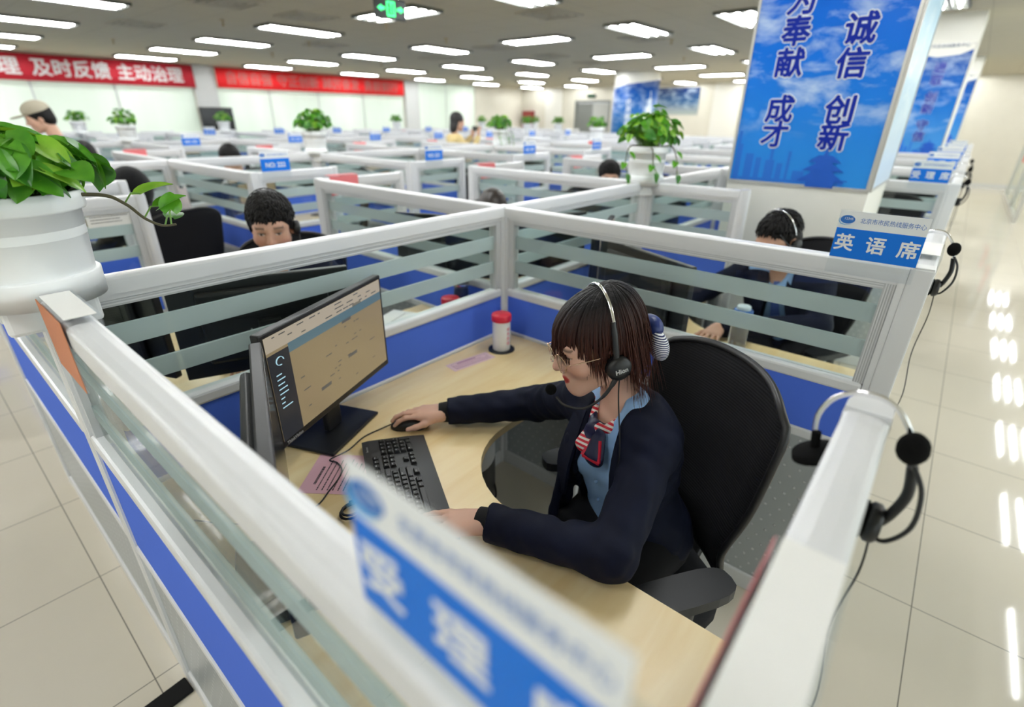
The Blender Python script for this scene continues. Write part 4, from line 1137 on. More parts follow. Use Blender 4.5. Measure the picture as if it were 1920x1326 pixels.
# ------------------------------------------------------------------ potted plants astride the posts
def leaf_mat(name, a, b_):
    m = bpy.data.materials.new(name); m.use_nodes = True
    N, L = nodes_of(m); p = N['Principled BSDF']
    tc = N.new('ShaderNodeTexCoord'); n = N.new('ShaderNodeTexNoise'); n.inputs['Scale'].default_value = 26; n.inputs['Detail'].default_value = 3
    L.new(tc.outputs['Object'], n.inputs['Vector'])
    mr = N.new('ShaderNodeMapRange'); mr.inputs[1].default_value = .35; mr.inputs[2].default_value = .68; L.new(n.outputs['Fac'], mr.inputs[0])
    L.new(mixcol(N, L, mr.outputs[0], a, b_), p.inputs['Base Color'])
    p.inputs['Roughness'].default_value = .34
    out = N['Material Output']; tl = N.new('ShaderNodeBsdfTranslucent'); tl.inputs[0].default_value = (b_[0]*1.2, b_[1]*1.1, b_[2]*.6, 1)
    mx = N.new('ShaderNodeMixShader'); mx.inputs[0].default_value = .22
    L.new(p.outputs[0], mx.inputs[1]); L.new(tl.outputs[0], mx.inputs[2]); L.new(mx.outputs[0], out.inputs[0])
    return m
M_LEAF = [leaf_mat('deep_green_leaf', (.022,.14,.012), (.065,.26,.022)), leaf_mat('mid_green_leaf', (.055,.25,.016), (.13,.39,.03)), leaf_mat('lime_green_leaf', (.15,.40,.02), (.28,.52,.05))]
M_STEM = mat('green_stem', (.14,.30,.05), .5)
M_VINE = mat('brown_vine', (.09,.08,.04), .7)
M_POT = mat('white_pot_plastic', (.87,.89,.90), .32)
def add_leaf(m, base, d, upv, L_, mi, rr, droop=.5, nr=6):
    d = Vector(d).normalized(); up = Vector(upv); s = d.cross(up)
    if s.length < 1e-3: s = d.cross(Vector((1,0,.2)))
    s.normalize(); n = s.cross(d).normalized()
    vs = []; cols = (-1, -.55, 0, .55, 1); curl = rr.uniform(-.10, .12)
    for j in range(nr+1):
        t_ = j/nr
        w = max(.001, .46*L_*max(0, math.sin(PI*(t_*.97+.03)**.62))**.72)
        back = -.16*L_*(1-t_)**2
        cz = -droop*L_*.55*t_*t_
        for c in cols:
            lift = (abs(c)**1.3)*w*.30-(.02*L_ if c == 0 else 0)+curl*w*c
            q = base+d*(t_*L_+back*abs(c)*1.6)+s*(w*c)+n*(cz+lift)
            vs.append(q)
    fs = [(j*5+k, j*5+k+1, (j+1)*5+k+1, (j+1)*5+k) for j in range(nr) for k in range(4)]
    m.add(vs, fs, mi, True)
def make_plant(seed, nleaf, spread, height, leaf, detail=6, vines=(), tall=1.0):
    rr = random.Random(seed)
    t = thing('potted_plant', '', 'plant')
    p = MB(); p.lathe([(.001,.0),(.094,.0),(.097,.004),(.099,.026),(.099,.028),(.107,.150),(.109,.150),(.115,.152),(.117,.156),(.118,.186),(.116,.188),(.109,.188),(.108,.180),(.104,.10)], 44)
    pot = p.build('pot', M_POT, t)
    k = MB(); k.lathe([(.1035,-.028),(.105,-.030),(.107,.024),(.104,.027),(.099,.027)], 44, 0)
    for s in (-1, 1):
        k.bbox(-.075, .075, s*.052-.012, s*.052+.012, -.085, .0, .008)
    k.build('saddle_foot', M_POT, t)
    MB().lathe([(.001,.172),(.05,.176),(.107,.168)], 30).build('soil', M_SOIL, t)
    f, st = MB(), MB()
    for i in range(nleaf):
        a = rr.uniform(0, 2*PI); se = .06+.94*rr.random(); el = math.asin(se); ce = math.cos(el)
        out = Vector((math.cos(a), math.sin(a), 0)); side = Vector((-out.y, out.x, 0)); R_ = spread*(.60+.48*rr.random())
        tip = Vector((out.x*ce*R_, out.y*ce*R_, .222+se*height*(.75+.3*rr.random())*tall))
        root = Vector((math.cos(a)*.06*rr.random(), math.sin(a)*.06*rr.random(), .172))
        mid = root.lerp(tip, .55)+Vector((0,0,.02*tall))
        st.tube([root, mid, tip], [.0022,.0019,.0016], 5, cap=False)
        hgt = se
        low = max(0, 1-se/.35)
        d = (out*se-Vector((0,0,ce)))*(.65-.40*low)+side*rr.uniform(-1,1)*(.75+.35*low)+out*rr.uniform(.0,.55)+Vector((0,0,rr.uniform(-.3,.45)))
        upv = out*ce*rr.uniform(.4,1.2)+Vector((0,0,se+rr.uniform(.0,.8)))+side*rr.uniform(-.6,.6)+Vector((rr.uniform(-.3,.3),rr.uniform(-.3,.3),0))
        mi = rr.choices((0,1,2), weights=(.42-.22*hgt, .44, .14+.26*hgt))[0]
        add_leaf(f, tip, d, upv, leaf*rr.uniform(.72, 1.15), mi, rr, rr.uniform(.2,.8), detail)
    vm = MB()
    for path, leaves in vines:
        sp = smooth_path(path, 5); vm.tube(sp, [.0042-.002*i/len(sp) for i in range(len(sp))], 6)
        for (u, d, L_, mi) in leaves:
            b_ = sp[int(u*(len(sp)-1))]; q = b_+Vector(d)*.04
            st.tube([b_, b_.lerp(q, .5)+Vector((0,0,.012)), q], .0017, 5)
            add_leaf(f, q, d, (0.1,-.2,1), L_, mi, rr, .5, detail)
    f.build('foliage', M_LEAF, t)
    st.build('stems', M_STEM, t)
    if vines: vm.build('trailing_vine', M_VINE, t)
    return t
PZ = RAIL+.0085
vine = [((.02,-.04,.18),(.13,-.055,.175),(.165,-.075,.155),(.185,-.10,.125),(.205,-.125,.110),(.225,-.145,.112))]
pl = make_plant(11, 200, .150, .080, .060, 8, [(vine[0], [(.42,(.75,-.2,.45),.060,2),(.62,(.8,-.15,.55),.052,1),(.95,(.25,.35,.75),.045,1),(.85,(.6,.6,.3),.040,0)])])
put(pl, 'large leafy green pothos in white pot astride the nearest partition corner', 'plant', (-1.522, -.012, PZ), 0); pl.scale = (1.06, 1.06, 1.0)
PLANTS = [(1.29, 0, 3, 'green pothos with trailing leaves in white pot in front of the sky poster column'),
          (ROWS[1]['xs'][2], 3.5, 4, 'green plant in white pot on the second desk row, nearest the capped person'),
          (3.95, 3.5, 5, 'green plant in white pot on the second desk row, right of the woman in yellow'),
          (6.44, 3.5, 6, 'pale green plant in white pot between two red tags, second desk row'),
          (.60, 7.05, 7, 'green plant in white pot on the third desk row, before the left blinds'),
          (.86, 10.6, 8, 'small plant in white pot on farthest desk row beside the capped head'),
          (3.30, 10.6, 9, 'small plant in white pot on the farthest row before the television'),
          (7.78, 10.6, 10, 'small plant in white pot above two red tags, farthest desk row'),
          (11.15, 10.6, 12, 'small plant in white pot right of the woman in yellow, farthest row'),
          (9.0, 7.05, 13, 'small dim plant in white pot behind the woman in yellow\'s raised hand'),
          (13.9, 10.6, 14, 'tiny plant in white pot before the far wall, left of two'),
          (10.3, 7.05, 15, 'tiny plant in white pot before the grey far door'),
          (9.03, 0.0, 16, 'small plant in white pot just left of the sky poster column')]
for i, (x, y, sd, lb) in enumerate(PLANTS):
    if i < 3:
        vn = [((.03,-.05,.18),(.10,-.09,.19),(.125,-.125,.12),(.13,-.14,.03)), ((-.03,-.05,.18),(-.13,-.05,.19),(-.16,-.07,.11),(-.15,-.09,.04)), ((-.05,-.03,.18),(-.03,-.12,.18),(-.02,-.135,.10),(.0,-.14,.06))] if i != 1 else []
        pl = make_plant(sd, 110, .165, .165, .058, 5, [(v, [(.5,(.3,-.4,-.3),.045,1),(.7,(-.3,-.4,-.3),.042,1),(.9,(.1,-.3,-.7),.045,0),(1.0,(.2,-.1,-.8),.04,1)]) for v in vn])
        pl.rotation_euler = (0,0,0); s_ = (1.0, 1.0, .95)[i]; pl.scale = (s_, s_, s_)
        put(pl, lb, 'plant', (x, y, PZ), -.7 if i == 0 else sd*1.3)
    else:
        key = ('plant', i % 2)
        pl = POOL.get(key, lambda: make_plant(40+i, 60, .15, .15, .060, 3))
        put(pl, lb, 'plant', (x, y, PZ), sd*1.7)
# ------------------------------------------------------------------ smooth bodies: blended solids turned into one surface
def V3(a): return np.array(a, dtype=np.float64)
def nrm(a):
    a = V3(a); return a/np.linalg.norm(a)
def cap(a, b, ra, rb=None, k=.02, op='u', sq=None):
    """tapered limb from a to b; sq=(axis, factor) flattens it along an axis"""
    a, b = V3(a), V3(b); rb = ra if rb is None else rb; ba = b-a; L2 = max(1e-12, ba @ ba)
    R_ = max(ra, rb)*1.02
    def fn(X, Y, Z):
        px, py, pz = X-a[0], Y-a[1], Z-a[2]
        t = np.clip((px*ba[0]+py*ba[1]+pz*ba[2])/L2, 0, 1)
        px = px-ba[0]*t; py = py-ba[1]*t; pz = pz-ba[2]*t
        f = 1.0
        if sq is not None:
            ax, f = V3(sq[0]), sq[1]; dd = (px*ax[0]+py*ax[1]+pz*ax[2])*(f-1)
            px = px+ax[0]*dd; py = py+ax[1]*dd; pz = pz+ax[2]*dd
        d = np.sqrt(px*px+py*py+pz*pz)-(ra+(rb-ra)*t)
        return d/(1+(f-1)*.5) if f > 1 else d
    return (op, k, fn, np.minimum(a, b)-R_, np.maximum(a, b)+R_)
def ell(c, r, axes=None, k=.02, op='u'):
    c = V3(c); r = V3(r); A = np.eye(3) if axes is None else np.array([nrm(v) for v in axes]); m = float(r.max())
    ext = np.sqrt(((A*r[:, None])**2).sum(0))
    def fn(X, Y, Z):
        px, py, pz = X-c[0], Y-c[1], Z-c[2]; q = 0; g = 0
        for i in range(3):
            u = (px*A[i, 0]+py*A[i, 1]+pz*A[i, 2])/r[i]; q = q+u*u; g = g+(u/r[i])**2
        q = np.sqrt(q); g = np.sqrt(g)
        return q*(q-1)/np.maximum(g, 1e-6)
    return (op, k, fn, c-ext, c+ext)
def slab(c, axes, half, k=.004, op='s', taper=None):
    """a box; taper=(axis index that drives, axis index that narrows, half at its low end, half at its high end)"""
    c = V3(c); A = np.array([nrm(v) for v in axes]); half = V3(half); ext = (np.abs(A)*half[:, None]).sum(0)+.1
    def fn(X, Y, Z):
        px, py, pz = X-c[0], Y-c[1], Z-c[2]
        u = [px*A[i, 0]+py*A[i, 1]+pz*A[i, 2] for i in range(3)]
        h = [half[0], half[1], half[2]]
        if taper:
            t = np.clip((u[taper[0]]/half[taper[0]]+1)/2, 0, 1); h[taper[1]] = taper[2]+(taper[3]-taper[2])*t
        return np.maximum(np.maximum(np.abs(u[0])-h[0], np.abs(u[1])-h[1]), np.abs(u[2])-h[2])
    return (op, k, fn, c-ext, c+ext)
def solid(name, prims, h, mats, parent, origin, paint=None, wob=None):
    """surface net of the blended solids"""
    origin = V3(origin)
    us = [p for p in prims if p[0] == 'u']
    lo = np.min([p[3] for p in us], 0)-4*h; hi = np.max([p[4] for p in us], 0)+4*h
    n = np.ceil((hi-lo)/h).astype(int)+1
    D = np.full(n, 1.0, np.float32)
    ax = [lo[i]+h*np.arange(n[i]) for i in range(3)]
    for op, k, fn, a, b in prims:
        m = k+3*h
        i0 = np.maximum(0, np.floor((a-m-lo)/h).astype(int)); i1 = np.minimum(n, np.ceil((b+m-lo)/h).astype(int)+1)
        if np.any(i1 <= i0): continue
        sl = tuple(slice(i0[i], i1[i]) for i in range(3))
        d = fn(ax[0][sl[0]][:, None, None], ax[1][sl[1]][None, :, None], ax[2][sl[2]][None, None, :]).astype(np.float32)
        o = D[sl]
        if op == 'u':
            q = np.clip(.5+.5*(o-d)/k, 0, 1); D[sl] = o*(1-q)+d*q-k*q*(1-q)
        else:
            q = np.clip(.5-.5*(o+d)/k, 0, 1); D[sl] = o*(1-q)+(-d)*q+k*q*(1-q)
    if wob is not None:
        D = D+wob(ax[0][:, None, None], ax[1][None, :, None], ax[2][None, None, :]).astype(np.float32)
    S = D < 0
    c = S[:-1,:-1,:-1].astype(np.int8)
    cnt = np.zeros(np.array(n)-1, np.int8)
    for dx in (0,1):
        for dy in (0,1):
            for dz in (0,1): cnt += S[dx:n[0]-1+dx, dy:n[1]-1+dy, dz:n[2]-1+dz]
    I, J, K = np.nonzero((cnt > 0) & (cnt < 8))
    vid = np.full(np.array(n)-1, -1, np.int32); vid[I, J, K] = np.arange(len(I))
    pos = np.zeros((len(I), 3)); w = np.zeros(len(I))
    cor = {(dx,dy,dz): D[I+dx, J+dy, K+dz].astype(np.float64) for dx in (0,1) for dy in (0,1) for dz in (0,1)}
    for axis in range(3):
        o1, o2 = [q for q in range(3) if q != axis]
        for p in (0,1):
            for r in (0,1):
                e0 = [0,0,0]; e0[o1] = p; e0[o2] = r; e1 = list(e0); e1[axis] = 1
                v0, v1 = cor[tuple(e0)], cor[tuple(e1)]; ms = (v0 < 0) != (v1 < 0)
                t = np.where(ms, v0/np.where(ms, v0-v1, 1), 0)
                for q in range(3):
                    pos[:, q] += np.where(ms, e0[q]+(t if q == axis else 0), 0)
                w += ms
    pos = pos/w[:, None]
    P = lo+h*(np.stack([I, J, K], 1)+pos)
    quads = []
    for axis in range(3):
        o1, o2 = (axis+1) % 3, (axis+2) % 3
        sa = [slice(None)]*3; sb = [slice(None)]*3; sa[axis] = slice(0, -1); sb[axis] = slice(1, None)
        ch = S[tuple(sa)] != S[tuple(sb)]
        E = np.nonzero(ch); E = [e.copy() for e in E]
        ok = (E[o1] > 0) & (E[o2] > 0) & (E[o1] < n[o1]-1) & (E[o2] < n[o2]-1)
        E = [e[ok] for e in E]; ins = S[E[0], E[1], E[2]]
        def cell(a, b):
            q = [e.copy() for e in E]; q[o1] = q[o1]-a; q[o2] = q[o2]-b; return vid[q[0], q[1], q[2]]
        q = np.stack([cell(1,1), cell(0,1), cell(0,0), cell(1,0)], 1)
        q[~ins] = q[~ins][:, ::-1]
        quads.append(q)
    Q = np.concatenate(quads); Q = Q[(Q >= 0).all(1)]
    # two light smoothing passes
    for _ in range(2):
        acc = np.zeros_like(P); cn = np.zeros(len(P))
        for a, b in ((0,1),(1,2),(2,3),(3,0)):
            np.add.at(acc, Q[:, a], P[Q[:, b]]); np.add.at(cn, Q[:, a], 1)
        P = P*.5+.5*acc/np.maximum(cn, 1)[:, None]
    me = bpy.data.meshes.new(name)
    me.vertices.add(len(P)); me.vertices.foreach_set('co', (P-origin).astype(np.float32).ravel())
    me.loops.add(len(Q)*4); me.loops.foreach_set('vertex_index', Q.astype(np.int32).ravel())
    me.polygons.add(len(Q)); me.polygons.foreach_set('loop_start', np.arange(0, len(Q)*4, 4, dtype=np.int32)); me.polygons.foreach_set('loop_total', np.full(len(Q), 4, np.int32))
    me.polygons.foreach_set('use_smooth', np.ones(len(Q), bool))
    me.update(calc_edges=True); me.validate()
    for m in (mats if isinstance(mats, (list, tuple)) else [mats]): me.materials.append(m)
    if paint is not None:
        colr = np.ones((len(P), 4), np.float32); colr[:, :3] = paint(P)
        at = me.color_attributes.new('paint', 'FLOAT_COLOR', 'POINT'); at.data.foreach_set('color', colr.ravel())
    o = bpy.data.objects.new(name, me); COL.objects.link(o); o.parent = parent
    return o

def skin_mat():
    m = bpy.data.materials.new('skin'); m.use_nodes = True
    N, L = nodes_of(m); b = N['Principled BSDF']
    a = N.new('ShaderNodeVertexColor'); a.layer_name = 'paint'
    L.new(a.outputs[0], b.inputs['Base Color'])
    b.inputs['Roughness'].default_value = .48
    b.inputs['Subsurface Weight'].default_value = .12; b.inputs['Subsurface Radius'].default_value = (.012,.005,.003); b.inputs['Subsurface Scale'].default_value = .6
    return m
M_SKIN = skin_mat()
M_SUIT = mat('navy_suit_cloth', (.0040,.0062,.020), .72, noise=.22, nscale=14, bump=.35, bscale=1100, spec=.2)
M_SHIRT = mat('light_blue_shirt', (.30,.50,.82), .75, noise=.04, nscale=30, bump=.15, bscale=500)
M_TROU = mat('black_trousers', (.007,.007,.009), .8, bump=.2, bscale=600, spec=.2)
M_KNIT = mat('black_knit_cuff', (.005,.005,.006), .9, bump=.5, bscale=500)
M_SHOE = mat('black_shoe_leather', (.008,.008,.009), .3)
def hair_mat(name, root, tip):
    m = bpy.data.materials.new(name); m.use_nodes = True
    N, L = nodes_of(m); b = N['Principled BSDF']
    a = N.new('ShaderNodeVertexColor'); a.layer_name = 'paint'
    L.new(mixcol(N, L, a.outputs[0], root, tip), b.inputs['Base Color'])
    tc = N.new('ShaderNodeTexCoord'); mp = N.new('ShaderNodeMapping'); mp.inputs['Scale'].default_value = (160, 160, 12)
    L.new(tc.outputs['Object'], mp.inputs[0])
    n = N.new('ShaderNodeTexNoise'); n.inputs['Scale'].default_value = 1.0; L.new(mp.outputs[0], n.inputs['Vector'])
    bp = N.new('ShaderNodeBump'); bp.inputs['Strength'].default_value = .8; bp.inputs['Distance'].default_value = .003
    L.new(n.outputs['Fac'], bp.inputs['Height']); L.new(bp.outputs[0], b.inputs['Normal'])
    b.inputs['Roughness'].default_value = .50; b.inputs['Specular IOR Level'].default_value = .22
    return m
M_HAIR = hair_mat('black_hair', (.006,.005,.005), (.008,.006,.006))
M_HAIRW = hair_mat('black_hair_with_russet_tips', (.006,.005,.006), (.085,.026,.016))

class Head:
    def __init__(s, C, yaw, pitch, roll=0.0, sc=1.0):
        y, p, r = map(math.radians, (yaw, pitch, roll))
        F0 = V3((math.cos(y), math.sin(y), 0)); R0 = V3((math.sin(y), -math.cos(y), 0)); U0 = V3((0,0,1))
        F = F0*math.cos(p)-U0*math.sin(p); U = U0*math.cos(p)+F0*math.sin(p)
        s.F = F; s.R = R0*math.cos(r)+U*math.sin(r); s.U = U*math.cos(r)-R0*math.sin(r); s.C = V3(C); s.s = sc
        s.A = (s.R, s.F, s.U)
    def w(s, x, y, z): return s.C+(s.R*x+s.F*y+s.U*z)*s.s
    def loc(s, P):
        d = (P-s.C)/s.s; return d @ s.R, d @ s.F, d @ s.U
    def e(s, c, r, k=.02, op='u'): return ell(s.w(*c), V3(r)*s.s, s.A, k*s.s, op)
    def c(s, a, b, ra, rb=None, k=.015, op='u', sq=None):
        return cap(s.w(*a), s.w(*b), ra*s.s, (ra if rb is None else rb)*s.s, k*s.s, op, sq)
    def prims(s, female=False):
        jw = .050 if female else .056
        P = [s.e((0,-.016,.038), (.074,.096,.083)), s.e((0,.040,.010), (.060,.052,.075), .03), s.e((0,.032,-.050), (jw,.052,.058), .03),
             s.e((0,.066,-.098), (.024,.020,.018), .025), s.c((-.046,-.005,-.055), (-.018,.068,-.095), .016, .014, .03), s.c((.046,-.005,-.055), (.018,.068,-.095), .016, .014, .03)]
        for q in (-1, 1):
            P += [s.e((q*.040,.062,-.022), (.026,.024,.024), .025), s.e((q*.033,.097,.012), (.019,.014,.012), .014, 's')]
        P += [s.c((-.038,.080,.030), (.038,.080,.030), .011, None, .02), s.c((0,.088,.020), (0,.108,-.023), .0075, .0112, .013), s.e((.0,.072,-.062), (.030,.020,.024), .02)]
        for q in (-1, 1):
            P += [s.e((q*.011,.096,-.029), (.008,.009,.0075), .006), s.e((q*.032,.0745,.011), (.0135,.0130,.0130), .002),
                  s.c((q*.020,.0875,.0165), (q*.044,.0815,.0150), .0040, None, .004), s.c((q*.021,.0872,.004), (q*.043,.0818,.003), .0040, None, .005),
                  s.e((q*.073,-.012,-.010), (.010,.019,.031), .008), s.e((q*.079,-.006,-.008), (.004,.009,.018), .004, 's')]
        P += [s.c((-.018,.080,-.0605), (0,.0905,-.0575), .0062, .0068, .006), s.c((.018,.080,-.0605), (0,.0905,-.0575), .0062, .0068, .006),
              s.c((-.014,.081,-.0715), (.014,.081,-.0715), .0072, None, .006), s.c((0,.0885,-.0705), (0,.0885,-.0705), .0062, None, .006)]
        return P
    def paint(s, base, lips, blush=(.62,.26,.19), brow=(.02,.014,.012), down=False):
        base = V3(base)
        def fn(P):
            x, y, z = s.loc(P); c = np.tile(base, (len(P), 1))
            near = (np.abs(x) < .12) & (np.abs(y) < .16) & (np.abs(z) < .16)
            def mixin(col, m):
                m = np.clip(m, 0, 1)*near
                c[:] = c*(1-m[:, None])+V3(col)*m[:, None]
            mixin(blush, .45*np.exp(-(((np.abs(x)-.045)/.02)**2+((z+.028)/.02)**2))*(y > .02))
            mixin(blush, .35*np.exp(-((x/.014)**2+((z+.026)/.014)**2))*(y > .08))
            lp = 1-(((x/.023)**2)+((z+.065-.004*np.abs(x)/.02)/.0125)**2); mixin(lips, np.where((y > .062), lp*3.5, 0))
            mixin((.12,.02,.02), np.where(y > .06, np.exp(-((z+.0655)/.0016)**2)*(np.abs(x) < .019), 0)*.7)
            bz = .034-.10*(np.abs(x)-.033)**2/.02; bm = np.exp(-((z-bz)/.0042)**2*1.0)*(np.abs(x) > .016)*(np.abs(x) < .052)*(y > .05); mixin(brow, bm*.85)
            zo = .0102-(.0022 if down else 0); eh = .0034 if down else .0052
            ey = ((np.abs(x)-.032)/.0135)**2+((z-zo)/eh)**2
            mixin((.62,.60,.57), np.where((y > .06), (1-ey)*5, 0))
            mixin((.012,.008,.007), np.where((y > .06), np.minimum((1-((np.abs(x)-.032)**2+(z-zo+.001)**2)/.0057**2)*4, (1.15-ey)*4), 0))
            mixin((.03,.016,.014), np.where(y > .06, np.exp(-((z-zo-eh)/.0016)**2)*(np.abs(np.abs(x)-.032) < .0155), 0)*.85)
            return c
        return fn
    def short_hair(s, name, parent, origin, h, m, receding=0.0, crop=.012, fringe=.052):
        P = [s.e((0,-.018,.044), (.076+crop*.8,.098+crop*.9,.084+crop), .01), s.e((0,-.06,-.02), (.068+crop*.6,.050+crop,.062), .03)]
        P += [s.e((0,.125,-.048+receding), (.100,.085,.105), .012, 's'), s.e((0,.085,-.075), (.12,.095,.085), .012, 's')]
        for q in (-1, 1): P += [s.c((q*.076,.022,.035), (q*.0755,.022,-.010), .009, .004, .01), s.e((q*.085,.0,-.016), (.022,.022,.030), .006, 's')]
        f = 2*PI/.011
        return solid(name, P, h, m, parent, origin, lambda Q: np.zeros((len(Q), 3)), lambda X, Y, Z: .0016*np.sin(X*f+Z*160)*np.sin(Y*f-Z*120))

def tufts(hd, parent, origin, m, n, seed, length=.030, hairline=.055, back=-.06):
    """short tapering locks all over the crown, combed forward"""
    rr = random.Random(seed); mb = MB()
    for i in range(n):
        a = rr.uniform(-PI, PI); th = math.acos(1-rr.random()*1.02)
        s_, c_ = math.sin(a)*math.sin(th), math.cos(a)*math.sin(th)
        p = V3((.080*s_, -.018+.102*c_, .044+.088*math.cos(th)))
        lim = hairline-.012*abs(s_) if c_ > .25 else (-.005 if abs(s_) > .6 else back)
        if p[2] < lim: continue
        nv = nrm(V3((s_/.080, c_/.102, math.cos(th)/.088)))
        g = V3((rr.uniform(-.5,.5)+.6*s_, .75*(1 if c_ > -.2 else -.2)+rr.uniform(-.4,.4), -.55+rr.uniform(-.3,.2))); g = nrm(g-nv*(g @ nv)*.82)
        L_ = length*rr.uniform(.6, 1.15); w0 = rr.uniform(.0030, .0055)
        pts = [hd.w(*(p-nv*.006+g*L_*t*.9+nv*(.006+.016*t*(1-t)*1.2+.004*t))) for t in (0, .35, .7, 1.0)]
        mb.tube(pts, [w0, w0*1.05, w0*.7, .0004], 5, flat=.5, upv=tuple(hd.R*nv[0]+hd.F*nv[1]+hd.U*nv[2]), cap=False)
    mb.v = [(v[0]-origin[0], v[1]-origin[1], v[2]-origin[2]) for v in mb.v]
    return mb.build('hair_tufts', m, parent)
def hand_prims(Wp, D, Nv, S, bends, sc=1.0, thumb=(.68,.62,-.22), tb=.35, spread=.10, k=.0045):
    """Wp wrist, D towards the fingertips, Nv out of the hand's back, S towards the thumb"""
    Wp = V3(Wp); D = nrm(D); Nv = nrm(V3(Nv)-D*(V3(Nv) @ D)); S = nrm(V3(S)-D*(V3(S) @ D)-Nv*(V3(S) @ Nv))
    P = [cap(Wp-D*.05*sc, Wp+D*.012*sc, .0235*sc, .0225*sc, .012, 'u', (Nv, 1.35))]
    offs = (.030, .0105, -.0095, -.0285); reach = (.086, .089, .084, .076)
    segs = ((.042,.025,.021), (.046,.029,.022), (.042,.027,.021), (.032,.020,.018)); rad = (.0090, .0092, .0086, .0076)
    for i in range(4):
        K0 = Wp+(D*.012+S*offs[i]*.55)*sc; K1 = Wp+(D*reach[i]+S*offs[i]-Nv*.0020*abs(i-1.2))*sc
        P.append(cap(K0, K1-Nv*.003*sc, .0165*sc, .0115*sc, .016, 'u'))
        d0 = nrm(D+S*spread*(1.3-i)); a = 0.0; p = K1; r = rad[i]*sc
        for j in range(3):
            a += bends[i][j]; d = d0*math.cos(a)-Nv*math.sin(a); q = p+d*segs[i][j]*sc
            P.append(cap(p, q, r*(1-.08*j), r*(.90-.10*j), k)); p = q
    P.append(cap(Wp+(D*.02+S*.020-Nv*.006)*sc, Wp+(D*.055+S*.030-Nv*.008)*sc, .0165*sc, .0130*sc, .014))
    d = nrm(D*thumb[0]+S*thumb[1]+Nv*thumb[2]); p = Wp+(D*.030+S*.026-Nv*.008)*sc
    for j, (l, r) in enumerate(((.042,.0125),(.031,.0105),(.024,.0092))):
        q = p+d*l*sc; P.append(cap(p, q, r*sc, r*.88*sc, .006)); p = q; d = nrm(d+D*tb-S*tb*.45)
    return P

